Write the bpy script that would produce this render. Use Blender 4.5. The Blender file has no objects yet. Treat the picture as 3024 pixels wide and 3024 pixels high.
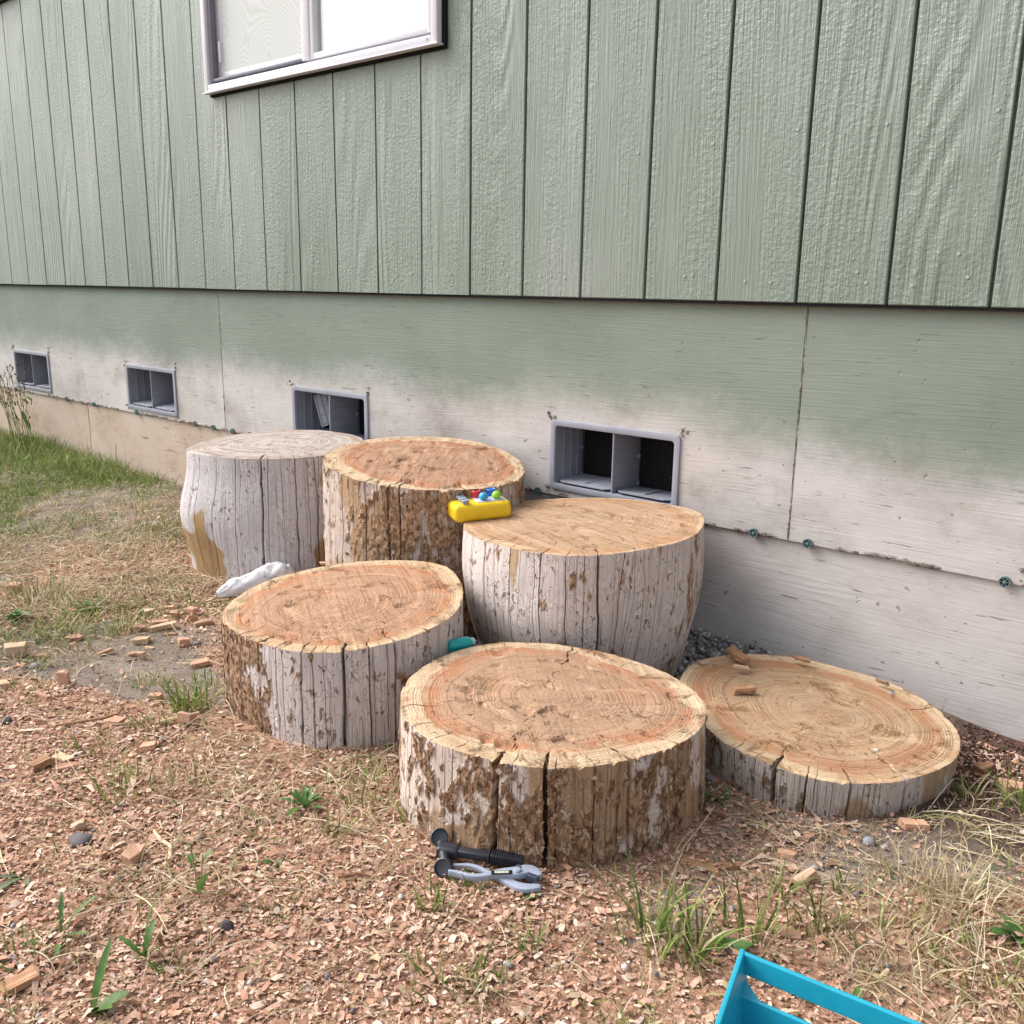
import bpy, bmesh, math, random
import numpy as np
from mathutils import Matrix, Vector

# ------------------------------------------------------------------ camera, sky, sun, exposure
scene = bpy.context.scene
COL = scene.collection
CAM = np.array([0.0, -2.06, 0.885])
cd = bpy.data.cameras.new('camera'); cam = bpy.data.objects.new('camera', cd); COL.objects.link(cam)
cd.sensor_width = 36.0; cd.lens = 33.03; cd.clip_start = 0.02; cd.clip_end = 500
# right / up / back axes of the camera, from the vanishing points of the siding and its grooves
_f = np.array([-0.63678, 0.73525, -0.23221]); _f /= np.linalg.norm(_f)
_r0 = np.cross(_f, [0, 0, 1]); _r0 /= np.linalg.norm(_r0); _u0 = np.cross(_r0, _f)
ROLL = math.radians(0.949)
_r = _r0*math.cos(ROLL) + _u0*math.sin(ROLL); _u = np.cross(_r, _f)
cam.matrix_world = Matrix(((_r[0], _u[0], -_f[0], CAM[0]), (_r[1], _u[1], -_f[1], CAM[1]), (_r[2], _u[2], -_f[2], CAM[2]), (0, 0, 0, 1)))
scene.camera = cam

SUN_EL, SUN_AZ = math.radians(44), math.radians(246)   # azimuth clockwise from +Y: open side of the yard, in front of the wall
world = bpy.data.worlds.new('World'); scene.world = world; world.use_nodes = True
wn = world.node_tree; bg = wn.nodes['Background']
sky = wn.nodes.new('ShaderNodeTexSky'); sky.sky_type = 'NISHITA'; sky.sun_disc = False
sky.sun_elevation = SUN_EL; sky.sun_rotation = SUN_AZ; sky.dust_density = 4.0; sky.air_density = 1.0; sky.ozone_density = 1.0
hs = wn.nodes.new('ShaderNodeHueSaturation'); hs.inputs['Saturation'].default_value = 0.36   # overcast: the sky is nearly white
wn.links.new(sky.outputs[0], hs.inputs['Color']); wn.links.new(hs.outputs[0], bg.inputs['Color'])
bg.inputs['Strength'].default_value = 0.15
sd = bpy.data.lights.new('sun', 'SUN'); sd.energy = 1.5; sd.angle = math.radians(40); sd.color = (1.0, 0.965, 0.935)
sun = bpy.data.objects.new('sun', sd); COL.objects.link(sun)
_sd = Vector((math.sin(SUN_AZ)*math.cos(SUN_EL), math.cos(SUN_AZ)*math.cos(SUN_EL), math.sin(SUN_EL)))
sun.rotation_euler = _sd.to_track_quat('Z', 'Y').to_euler()
scene.view_settings.view_transform = 'Standard'; scene.view_settings.look = 'None'
scene.view_settings.gamma = 1.0; scene.view_settings.use_curve_mapping = False
scene.view_settings.exposure = 0.93

# ------------------------------------------------------------------ helpers
rng = np.random.default_rng(7); random.seed(7)

def hsh(i, j, k, s):
    h = (i.astype(np.int64)*374761393 + j.astype(np.int64)*668265263 + k.astype(np.int64)*2147483647 + s*974634777) & 0xffffffff
    h = ((h ^ (h >> 13))*1274126177) & 0xffffffff
    h = ((h ^ (h >> 16))*2246822519) & 0xffffffff
    return ((h ^ (h >> 15)) & 0xffffff)/float(0xffffff)
def vn(x, y, z, s=0):
    x, y, z = np.broadcast_arrays(np.asarray(x, float), np.asarray(y, float), np.asarray(z, float))
    i, j, k = np.floor(x), np.floor(y), np.floor(z)
    u, v, w = x-i, y-j, z-k
    u, v, w = (t*t*(3-2*t) for t in (u, v, w))
    g = lambda a, b, c: hsh(i+a, j+b, k+c, s)
    return ((g(0,0,0)*(1-u)+g(1,0,0)*u)*(1-v)+(g(0,1,0)*(1-u)+g(1,1,0)*u)*v)*(1-w) + ((g(0,0,1)*(1-u)+g(1,0,1)*u)*(1-v)+(g(0,1,1)*(1-u)+g(1,1,1)*u)*v)*w
def fbm(x, y, z, o=4, s=0):
    a, t, n = 1.0, 0.0, 0.0
    x, y, z = np.asarray(x, float), np.asarray(y, float), np.asarray(z, float)
    for q in range(o):
        t = t + a*vn(x, y, z, s+q*17); n += a; a *= .5; x = x*2.03+5.1; y = y*2.03+1.7; z = z*2.03+9.2
    return t/n
def sstep(a, b, x):
    t = np.clip((x-a)/(b-a), 0, 1); return t*t*(3-2*t)

def link(o, parent=None):
    COL.objects.link(o)
    if parent is not None: o.parent = parent
    return o
def tag(o, label=None, cat=None, group=None, kind=None):
    if label: o['label'] = label
    if cat: o['category'] = cat
    if group: o['group'] = group
    if kind: o['kind'] = kind
    return o
def empty(name, loc=(0, 0, 0), rz=0, parent=None):
    o = bpy.data.objects.new(name, None); o.empty_display_size = .05
    o.location = loc; o.rotation_euler = (0, 0, rz)
    return link(o, parent)
def mdata(name, V, F, mat=None, smooth=False, attrs=None, cols=None):
    me = bpy.data.meshes.new(name)
    if isinstance(F, np.ndarray):
        V = np.ascontiguousarray(V, dtype=np.float32); m, k = F.shape
        me.vertices.add(len(V)); me.vertices.foreach_set('co', V.ravel())
        me.loops.add(m*k); me.loops.foreach_set('vertex_index', F.astype(np.int32).ravel())
        me.polygons.add(m); me.polygons.foreach_set('loop_start', np.arange(m, dtype=np.int32)*k)
        me.polygons.foreach_set('loop_total', np.full(m, k, dtype=np.int32))
        me.update(calc_edges=True)
    else:
        me.from_pydata([tuple(map(float, v)) for v in V], [], F); me.update()
    if smooth: me.polygons.foreach_set('use_smooth', np.ones(len(me.polygons), dtype=bool))
    for n, a in (attrs or {}).items():
        at = me.attributes.new(n, 'FLOAT', 'POINT'); at.data.foreach_set('value', np.ascontiguousarray(a, dtype=np.float32).ravel())
    if cols is not None:
        at = me.attributes.new('col', 'FLOAT_COLOR', 'POINT')
        c4 = np.ones((len(cols), 4), np.float32); c4[:, :3] = cols; at.data.foreach_set('color', c4.ravel())
    if mat: me.materials.append(mat)
    return me
def mobj(name, V, F, mat=None, parent=None, smooth=False, attrs=None, cols=None, loc=None):
    o = bpy.data.objects.new(name, mdata(name, V, F, mat, smooth, attrs, cols))
    if loc is not None: o.location = loc
    return link(o, parent)

class Geo:                                              # collects shapes into one mesh
    def __init__(s): s.V = []; s.F = []
    def add(s, V, F, M=None):
        b = len(s.V)
        for v in V: s.V.append(tuple(M @ Vector(v)) if M is not None else tuple(v))
        s.F += [tuple(i+b for i in f) for f in F]; return s
    def box(s, x0, x1, y0, y1, z0, z1, M=None):
        V = [(x, y, z) for z in (z0, z1) for y in (y0, y1) for x in (x0, x1)]
        return s.add(V, [(0,2,3,1),(4,5,7,6),(0,1,5,4),(2,6,7,3),(0,4,6,2),(1,3,7,5)], M)
    def bbox(s, x0, x1, y0, y1, z0, z1, b=.003, seg=2, M=None):
        bm = bmesh.new(); bmesh.ops.create_cube(bm, size=1)
        for v in bm.verts: v.co = ((x0+x1)/2+v.co.x*(x1-x0), (y0+y1)/2+v.co.y*(y1-y0), (z0+z1)/2+v.co.z*(z1-z0))
        bmesh.ops.bevel(bm, geom=bm.edges[:], offset=b, segments=seg, affect='EDGES', profile=.5)
        bm.verts.index_update(); V = [v.co[:] for v in bm.verts]; F = [tuple(v.index for v in f.verts) for f in bm.faces]; bm.free()
        return s.add(V, F, M)
    def tube(s, P, R, n=8, cap=True):
        P = [Vector(p) for p in P]; R = R if hasattr(R, '__len__') else [R]*len(P)
        t0 = (P[1]-P[0]).normalized(); up = Vector((0, 0, 1)) if abs(t0.z) < .9 else Vector((1, 0, 0))
        b = len(s.V); m = len(P)
        for i, p in enumerate(P):
            t = (P[min(i+1, m-1)]-P[max(i-1, 0)]).normalized(); a = t.cross(up).normalized(); c = a.cross(t)
            for k in range(n):
                q = 2*math.pi*k/n; s.V.append(tuple(p+(a*math.cos(q)+c*math.sin(q))*R[i]))
        for i in range(m-1):
            for k in range(n): s.F.append((b+i*n+k, b+i*n+(k+1) % n, b+(i+1)*n+(k+1) % n, b+(i+1)*n+k))
        if cap: s.F.append(tuple(b+k for k in range(n))[::-1]); s.F.append(tuple(b+(m-1)*n+k for k in range(n)))
        return s
    def lathe(s, prof, n=24, M=None):
        V = []; F = []; m = len(prof)
        for r, z in prof:
            for k in range(n): q = 2*math.pi*k/n; V.append((r*math.cos(q), r*math.sin(q), z))
        for i in range(m-1):
            for k in range(n): F.append((i*n+k, i*n+(k+1) % n, (i+1)*n+(k+1) % n, (i+1)*n+k))
        F.append(tuple(range(n))[::-1]); F.append(tuple((m-1)*n+k for k in range(n)))
        return s.add(V, F, M)
    def prism(s, poly, z0, z1, M=None):                # polygon in XY extruded
        n = len(poly); V = [(x, y, z0) for x, y in poly]+[(x, y, z1) for x, y in poly]
        F = [tuple(range(n))[::-1], tuple(range(n, 2*n))]+[(i, (i+1) % n, n+(i+1) % n, n+i) for i in range(n)]
        return s.add(V, F, M)
    def build(s, name, mat, parent=None, smooth=False, bevel=0, loc=None, weld=False):
        o = mobj(name, s.V, s.F, mat, parent, smooth, loc=loc)
        if weld:
            bm = bmesh.new(); bm.from_mesh(o.data); bmesh.ops.remove_doubles(bm, verts=bm.verts[:], dist=1e-5); bm.to_mesh(o.data); bm.free(); return o
        if bevel:
            bm = bmesh.new(); bm.from_mesh(o.data); bmesh.ops.recalc_face_normals(bm, faces=bm.faces)
            es = [e for e in bm.edges if len(e.link_faces) == 2 and e.calc_face_angle(0) > .6]
            bmesh.ops.bevel(bm, geom=es, offset=bevel, segments=2, affect='EDGES', profile=.5, clamp_overlap=True)
            bm.to_mesh(o.data); bm.free()
        else:
            bm = bmesh.new(); bm.from_mesh(o.data); bmesh.ops.recalc_face_normals(bm, faces=bm.faces); bm.to_mesh(o.data); bm.free()
        if smooth:
            o.data.polygons.foreach_set('use_smooth', np.ones(len(o.data.polygons), dtype=bool))
            if hasattr(o.data, 'set_sharp_from_angle'): o.data.set_sharp_from_angle(angle=math.radians(38))
        return o

# ------------------------------------------------------------------ material helpers
def nd(nt, typ, ins=None, **pr):
    n = nt.nodes.new('ShaderNode'+typ)
    for k, v in pr.items(): setattr(n, k, v)
    for k, v in (ins or {}).items():
        if isinstance(v, bpy.types.NodeSocket): nt.links.new(v, n.inputs[k])
        else:
            if isinstance(v, tuple) and len(v) == 3 and n.inputs[k].type == 'RGBA': v = v+(1,)
            n.inputs[k].default_value = v
    return n
class Mat:
    def __init__(s, name, rough=.6, spec=.3, base=(.5, .5, .5)):
        s.m = bpy.data.materials.new(name); s.m.use_nodes = True; s.nt = s.m.node_tree
        s.b = s.nt.nodes['Principled BSDF']; s.set('Roughness', rough); s.set('Specular IOR Level', spec); s.set('Base Color', base)
    def set(s, k, v):
        if isinstance(v, bpy.types.NodeSocket): s.nt.links.new(v, s.b.inputs[k])
        else: s.b.inputs[k].default_value = v+(1,) if isinstance(v, tuple) and len(v) == 3 else v
    def pos(s): return nd(s.nt, 'NewGeometry').outputs['Position']
    def obj(s): return nd(s.nt, 'TexCoord').outputs['Object']
    def rnd(s): return nd(s.nt, 'ObjectInfo').outputs['Random']
    def attr(s, n, out='Fac'): return nd(s.nt, 'Attribute', attribute_name=n).outputs[out]
    def xyz(s, v): return nd(s.nt, 'SeparateXYZ', {0: v}).outputs
    def comb(s, x, y, z): return nd(s.nt, 'CombineXYZ', {0: x, 1: y, 2: z}).outputs[0]
    def map(s, v, scale=(1, 1, 1), loc=(0, 0, 0), rot=(0, 0, 0)):
        return nd(s.nt, 'Mapping', {'Vector': v, 'Scale': scale, 'Location': loc, 'Rotation': rot}).outputs[0]
    def vadd(s, a, b): return nd(s.nt, 'VectorMath', {0: a, 1: b}, operation='ADD').outputs[0]
    def vscale(s, a, f): return nd(s.nt, 'VectorMath', {0: a, 3: f}, operation='SCALE').outputs[0]
    def noise(s, v, scale, detail=4, rough=.55, dist=0, out='Fac'):
        return nd(s.nt, 'TexNoise', {'Vector': v, 'Scale': scale, 'Detail': detail, 'Roughness': rough, 'Distortion': dist}).outputs[out]
    def voro(s, v, scale, feature='F1', out='Distance', rnd=1.0):
        return nd(s.nt, 'TexVoronoi', {'Vector': v, 'Scale': scale, 'Randomness': rnd}, feature=feature).outputs[out]
    def math(s, op, a, b=0.0, c=0.0): return nd(s.nt, 'Math', {0: a, 1: b, 2: c}, operation=op).outputs[0]
    def clamp01(s, a): return nd(s.nt, 'Clamp', {0: a}).outputs[0]
    def step(s, x, a, b): return nd(s.nt, 'MapRange', {0: x, 1: a, 2: b, 3: 0.0, 4: 1.0}, interpolation_type='SMOOTHSTEP').outputs[0]
    def ramp(s, f, stops):
        n = nd(s.nt, 'ValToRGB', {0: f}); e = n.color_ramp.elements
        while len(e) < len(stops): e.new(.5)
        for q, (p, c) in zip(e, stops): q.position = p; q.color = tuple(c)+(1,)
        return n.outputs[0]
    def mix(s, f, a, b, mode='MIX'):
        n = nd(s.nt, 'Mix', {0: f, 6: a, 7: b}, data_type='RGBA', blend_type=mode, clamp_factor=True); return n.outputs[2]
    def bump(s, h, dist=.002, strength=1.0, normal=None):
        ins = {'Height': h, 'Distance': dist, 'Strength': strength}
        if normal is not None: ins['Normal'] = normal
        return nd(s.nt, 'Bump', ins).outputs[0]
def plain(name, col, rough=.5, spec=.4, bump=0, nscale=60, var=.12):
    M = Mat(name, rough, spec); p = M.obj(); n = M.noise(p, nscale, 4)
    d = tuple(c*(1-var) for c in col); l = tuple(min(1, c*(1+var)) for c in col)
    M.set('Base Color', M.ramp(M.noise(p, nscale*.3, 5), [(.3, d), (.7, l)]))
    M.set('Roughness', M.math('ADD', M.math('MULTIPLY', n, .2), rough-.1))
    if bump: M.set('Normal', M.bump(n, bump))
    return M.m

# ------------------------------------------------------------------ house wall
def mat_siding():
    M = Mat('green_painted_plywood', .42, .6)
    p = M.obj(); r = M.rnd(); off = M.vscale(M.comb(r, M.math('MULTIPLY', r, 3.7), M.math('MULTIPLY', r, 7.3)), 37.0)
    q = M.vadd(p, off)
    low = M.noise(M.map(q, (4.5, 4.5, .5)), 1.0, 1.5, .4)                # slow field that bends the grain
    qw = M.vadd(q, M.comb(M.math('MULTIPLY', low, .10), 0.0, 0.0))
    grain = M.noise(M.map(qw, (150, 150, 4.5)), 1.0, 3, .65)
    chat = M.noise(M.map(q, (95, 95, 105)), 1.0, 2, .6, .2)
    chm = M.step(M.noise(M.map(q, (9, 9, 1.1)), 1.0, 1, .5), .24, .60)
    cath = M.math('SINE', M.math('MULTIPLY', low, 130.0)); cm = M.step(M.noise(M.map(q, (6, 6, .8), (4, 1, 2)), 1.0, 1, .5), .50, .62)
    h = M.math('ADD', M.math('MULTIPLY', grain, 1.1), M.math('MULTIPLY', M.math('MULTIPLY', chat, chm), .75))
    h = M.math('ADD', h, M.math('MULTIPLY', M.math('MULTIPLY', cath, cm), .30))
    M.set('Normal', M.bump(h, .0034, 1.0))
    c = M.ramp(low, [(.3, (.175, .218, .178)), (.7, (.208, .250, .21))])
    c = M.mix(M.math('MULTIPLY', M.step(grain, .60, .8), .8), c, (.28, .325, .27))
    c = M.mix(M.math('MULTIPLY', M.step(chat, .62, .78), .35), c, (.32, .35, .31))
    wear = M.noise(M.map(M.pos(), (1.7, 1.7, .9)), 1.0, 5, .62); c = M.mix(.55, c, M.ramp(wear, [(.3, (.125, .17, .125)), (.5, (.20, .246, .198)), (.72, (.31, .335, .305))]))
    M.set('Base Color', c); M.set('Roughness', M.math('ADD', M.math('MULTIPLY', grain, .22), .30))
    return M.m
def mat_concrete():
    M = Mat('form_marked_concrete', .85, .2)
    P = M.pos(); x, y, z = M.xyz(P)
    r = M.rnd(); q = M.vadd(P, M.vscale(M.comb(r, 0.0, M.math('MULTIPLY', r, 5.0)), 9.0))
    big = M.noise(M.map(q, (2.0, 2.0, 2.8)), 1.0, 6, .68)
    low = M.noise(M.map(q, (1.3, 1.3, 4.5)), 1.0, 2, .45)
    qw = M.vadd(q, M.comb(0.0, 0.0, M.math('MULTIPLY', low, .05)))
    grain = M.noise(M.map(qw, (7, 7, 210)), 1.0, 3, .65)
    whorl = M.math('SINE', M.math('MULTIPLY', low, 110.0)); wm = M.step(M.noise(M.map(q, (1.3, 1.3, 3), (3, 0, 1)), 1.0, 1), .50, .62)
    gouge = M.step(M.noise(M.map(qw, (9, 9, 120), (2, 5, 1)), 1.0, 4, .62), .655, .70)
    spot = M.noise(q, 42, 3, .6); pits = M.step(spot, .67, .72)
    c = M.ramp(big, [(.32, (.30, .27, .25)), (.42, (.415, .385, .368)), (.52, (.495, .465, .45)), (.70, (.57, .545, .53))])
    lo = M.ramp(big, [(.34, (.33, .255, .20)), (.46, (.47, .37, .295)), (.58, (.51, .42, .35)), (.7, (.54, .47, .41))])
    c = M.mix(M.math('MULTIPLY', M.step(x, -2.6, -3.4), M.step(z, .315, .295)), c, lo)  # warm bounce light painted into the footing's colour towards the left
    c = M.mix(M.math('MULTIPLY', M.step(grain, .54, .76), .15), c, (.30, .265, .25))
    c = M.mix(M.math('MULTIPLY', M.step(grain, .44, .30), .10), c, (.62, .59, .57))
    st_ = M.step(M.noise(M.map(q, (3.2, 3.2, 2.2), (4, 1, 9)), 1.0, 6, .72, .4), .55, .66); c = M.mix(M.math('MULTIPLY', st_, .38), c, (.29, .26, .235))
    c = M.mix(M.math('MULTIPLY', gouge, .8), c, (.19, .165, .145))
    c = M.mix(M.math('MULTIPLY', pits, .75), c, (.20, .175, .15))
    # green overspray below the siding, fading out downwards with a ragged edge
    edge = M.math('ADD', M.math('MULTIPLY', low, .15), M.math('ADD', M.math('MULTIPLY', big, .09), M.math('MULTIPLY', spot, .07)))
    right = M.math('MULTIPLY', M.step(x, -1.5, -.2), -.07)
    pm = M.step(M.math('SUBTRACT', z, M.math('ADD', edge, right)), .325, .505)
    g = M.ramp(big, [(.3, (.165, .208, .167)), (.7, (.222, .264, .22))])
    g = M.mix(M.math('MULTIPLY', M.math('ADD', gouge, M.step(grain, .58, .78)), .25), g, (.155, .19, .15))
    M.set('Base Color', M.mix(M.math('MULTIPLY', pm, .97), c, g))
    M.set('Roughness', M.math('SUBTRACT', .85, M.math('MULTIPLY', pm, .25)))
    h = M.math('ADD', grain, M.math('MULTIPLY', M.math('MULTIPLY', whorl, wm), .12))
    h = M.math('SUBTRACT', h, M.math('MULTIPLY', gouge, .8)); h = M.math('SUBTRACT', h, M.math('MULTIPLY', pits, .9))
    M.set('Normal', M.bump(h, .0011, 1.0))
    return M.m
def mat_crust():
    M = Mat('concrete_crust', .95, .1); P = M.pos()
    M.set('Base Color', M.ramp(M.noise(P, 40, 5, .7), [(.38, (.10, .085, .075)), (.52, (.30, .265, .24)), (.68, (.46, .42, .39))]))
    M.set('Normal', M.bump(M.noise(P, 150, 4), .004)); return M.m
MS, MC, MK = mat_siding(), mat_concrete(), mat_crust()
M_ALU = plain('anodised_frame', (.68, .675, .72), .38, .5, 0, 30, .06)
M_ALUD = plain('window_channel', (.16, .16, .19), .5, .4)
M_VENT = plain('grey_vent_plastic', (.27, .28, .33), .5, .4, .0004, 40, .12)
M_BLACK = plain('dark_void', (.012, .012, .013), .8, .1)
M_TIE = plain('teal_tie_plastic', (.10, .16, .16), .6, .3, 0, 80, .3)
M_NAIL = plain('nail_head', (.33, .37, .32), .45, .5, 0, 60, .15)

SB = .862; LEDGE = .307
house = tag(empty('house', (-2.5, .1, 0)), 'green sided house wall on a bare concrete foundation, behind the stumps', 'house')
house_off = Vector((2.5, -.1, 0))
def hp(o): o.location = house_off + Vector(o.location); return o      # world coordinates -> house coordinates

WX0, WX1, WZ0, WZ1 = -3.262, -2.078, 1.565, 2.75        # opening of the sliding window
W2X1, W2Z0 = -4.86, 2.145                                # a second window, further left and higher
PITCH = .2032; G0 = -.9473
def clip_rects(x0, x1, z0, z1, holes):
    R = [(x0, x1, z0, z1)]
    for hx0, hx1, hz0, hz1 in holes:
        out = []
        for a, b, c, d in R:
            if hx1 <= a or hx0 >= b or hz1 <= c or hz0 >= d: out.append((a, b, c, d)); continue
            if hx0 > a: out.append((a, hx0, c, d))
            if hx1 < b: out.append((hx1, b, c, d))
            m0, m1 = max(a, hx0), min(b, hx1)
            if hz0 > c: out.append((m0, m1, c, hz0))
            if hz1 < d: out.append((m0, m1, hz1, d))
        R = out
    return R
HOLES = [(WX0, WX1, WZ0, WZ1), (-6.1, W2X1, W2Z0, 2.9)]
full = None
for k in range(-28, 10):
    xa = G0+PITCH*k+.0035; xb = G0+PITCH*(k+1)-.0035
    R = clip_rects(xa, xb, SB, 3.3, HOLES)
    if len(R) == 1 and R[0] == (xa, xb, SB, 3.3):
        if full is None:
            g = Geo(); w = xb-xa; z1 = 3.3-SB; c = .0022
            V = [(0, c, 0), (c, 0, c), (w-c, 0, c), (w, c, 0), (0, c, z1), (c, 0, z1), (w-c, 0, z1), (w, c, z1), (0, .016, 0), (w, .016, 0), (0, .016, z1), (w, .016, z1)]
            g.add(V, [(1,2,6,5), (0,1,5,4), (2,3,7,6), (0,3,2,1), (8,0,4,10), (3,9,11,7), (8,9,3,0)])
            o = g.build('siding_board', MS, house, loc=(xa, 0, SB)); full = o.data
        else:
            o = link(bpy.data.objects.new('siding_board', full), house); o.location = (xa, 0, SB)
    else:
        for a, b, c0, d in R:
            g = Geo(); g.box(0, b-a, 0, .016, 0, d-c0); hp(g.build('siding_board', MS, house, loc=(a, 0, c0)))
        continue
    hp(o)
g = Geo()
for a, b, c0, d in clip_rects(-6.7, 1.1, SB+.002, 3.3, HOLES): g.box(a, b, .0165, .026, c0, d)
hp(g.build('siding_backing', MS, house, weld=True))
g = Geo(); g.box(-6.7, 1.1, .003, .0195, SB-.007, SB-.0008); hp(g.build('siding_shadow_strip', M_BLACK, house))  # thin black strip drawing the shadow line under the siding's overhang
g = Geo(); g.lathe([(.0001, .0012), (.003, .0012), (.0038, .0004), (.0038, -.002)], 10, Matrix.Rotation(math.radians(90), 4, 'X'))
nail = g.build('nail', M_NAIL, house, smooth=True).data; bpy.data.objects.remove(bpy.data.objects['nail'])
for k in range(-16, 6):
    x0 = G0+PITCH*k
    for fx, fz in ((.055, .045), (.155, .05), (.185, .36), (.12, .095 if k % 2 else .062)):
        if random.random() < .25: continue
        o = link(bpy.data.objects.new('nail', nail), house)
        o.location = (x0+fx+random.uniform(-.02, .02), -.0006, SB+fz+random.uniform(-.008, .012)); hp(o)

# foundation: form-panel wide pours, with the vent openings cut out
VW, VH, VZ = .424, .20, .325
VENTS = [-5.335, -4.118, -2.876, -1.657, -.412]
FY, FY2 = .020, .029
def foundation_panel(xa, xb):
    hs = [(v+.006, v+VW-.006, VZ+.006, VZ+VH-.006) for v in VENTS]
    g = Geo()
    for a, b, c, d in clip_rects(xa+.0025, xb-.0025, LEDGE, SB+.1, hs): g.box(a, b, FY, FY+.16, c, d)
    o = g.build('foundation_panel', MC, house, weld=True); hp(o)
SEAMS = [-8.2, -5.745, -3.335, -.925, 1.2]
for a, b in zip(SEAMS[:-1], SEAMS[1:]): foundation_panel(a, b)
g = Geo(); g.box(-8.2, 1.2, FY+.006, FY+.018, LEDGE, SB+.09)
g2 = Geo()
for a, b, c, d in clip_rects(-8.2, 1.2, LEDGE, SB+.09, [(v+.006, v+VW-.006, VZ+.006, VZ+VH-.006) for v in VENTS]):
    g2.box(a, b, FY+.007, FY+.15, c, d)
hp(g2.build('foundation_core', MK, house, weld=True))
for a, b in ((-8.2, -4.553), (-4.547, 1.2)):
    g = Geo(); g.box(a, b, FY2, FY2+.2, -.4, LEDGE-.003); hp(g.build('footing_panel', MC, house))
# rough bead of concrete squeezed out along the pour joint and the panel seams
def bead(name, P0, P1, n, w, d, seed, gap=.0):
    P0, P1 = np.array(P0), np.array(P1); t = np.linspace(0, 1, n); L = np.linalg.norm(P1-P0); m = 7
    u = (P1-P0)/L; nrm = np.array([0, -1., 0]); sd_ = np.cross(u, nrm)
    k = np.linspace(-1, 1, m)
    T, K = np.meshgrid(t, k, indexing='ij')
    amp = sstep(.38+gap, .62+gap, fbm(T*L*20, 0, 3.1, 4, seed))*(.15+.85*fbm(T*L*110, K*2, 1, 2, seed+3))
    hgt = (1-K**2)*d*amp*(.6+.8*vn(T*L*130, K*4, 0, seed+5)) - .0012
    wig = (fbm(T*L*18, 2.2, 0, 3, seed+9)-.5)*w*1.2
    V = P0+T[..., None]*(P1-P0)+sd_*(K*w*(.5+.7*amp)+wig)[..., None]+nrm*hgt[..., None]
    i, j = np.meshgrid(np.arange(n-1), np.arange(m-1), indexing='ij'); a = (i*m+j).ravel()
    F = np.stack([a, a+1, a+m+1, a+m], 1)
    o = mobj(name, V.reshape(-1, 3), F, MK, house, True); hp(o)
bead('joint_crust', (-7, FY, LEDGE+.004), (1.1, FY, LEDGE+.004), 2600, .0065, .007, 3)
for sx in SEAMS[1:4]:
    bead('seam_crust', (sx, FY, LEDGE), (sx-.002, FY, SB), 260, .004, .004, int(40+sx))
# broken concrete round the vent corners
g = Geo()
for v in VENTS:
    for cx, cz in ((v-.002, VZ+VH+.004), (v+VW, VZ+VH+.006), (v+VW, VZ-.006), (v-.004, VZ+.002)):
        for _ in range(5):
            a = random.uniform(.002, .006); Mx = Matrix.Translation((cx+random.gauss(0, .009), FY-.001, cz+random.gauss(0, .008))) @ Matrix.Rotation(random.uniform(0, 6), 4, (random.random(), random.random(), random.random()))
            bm = bmesh.new(); bmesh.ops.create_icosphere(bm, subdivisions=1, radius=a)
            for vv in bm.verts: vv.co *= random.uniform(.6, 1.3)
            bm.verts.index_update(); g.add([vv.co[:] for vv in bm.verts], [tuple(x.index for x in f.verts) for f in bm.faces], Mx); bm.free()
hp(g.build('mortar_crumbs', MK, house))['kind'] = 'stuff'
# tie cones along the joint
def tie_mesh():
    g = Geo(); R = Matrix.Rotation(math.radians(90), 4, 'X')
    n = 20; V = []; F = []
    for r, z in ((.0105, .0), (.0105, .006), (.0135, .006), (.0135, -.004)):
        for k in range(n): V.append((r*math.cos(2*math.pi*k/n), r*math.sin(2*math.pi*k/n), z))
    for i in range(3):
        for k in range(n): F.append((i*n+k, i*n+(k+1) % n, (i+1)*n+(k+1) % n, (i+1)*n+k))
    g.add(V, F, R)
    for k in range(6):
        g.box(.003, .0108, -.0011, .0011, .001, .005, R @ Matrix.Rotation(k*math.pi/3, 4, 'Z'))
    g.lathe([(.0042, 0), (.0042, .006), (.003, .0066)], 12, R)
    return g
tm = tie_mesh().build('tie_cone', M_TIE, house, smooth=True); td = tm.data; bpy.data.objects.remove(tm)
dm = Geo(); dm.lathe([(.011, -.001), (.0108, .0008)], 20, Matrix.Rotation(math.radians(90), 4, 'X')); dm = dm.build('recess', M_BLACK, None); dd = dm.data; bpy.data.objects.remove(dm)
for x in (-5.36, -4.75, -4.46, -4.05, -3.56, -3.42, -3.28, -3.16, -2.66, -2.1, -1.82, -1.70, -1.013, -.874, -.446, -.05):
    o = link(bpy.data.objects.new('tie_cone', td), house); o.location = (x, FY-.002, LEDGE+.002); o.scale = (.86, .8, .86); hp(o)
    r_ = link(bpy.data.objects.new('recess', dd), o); r_.location = (0, .0005, 0)

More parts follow.
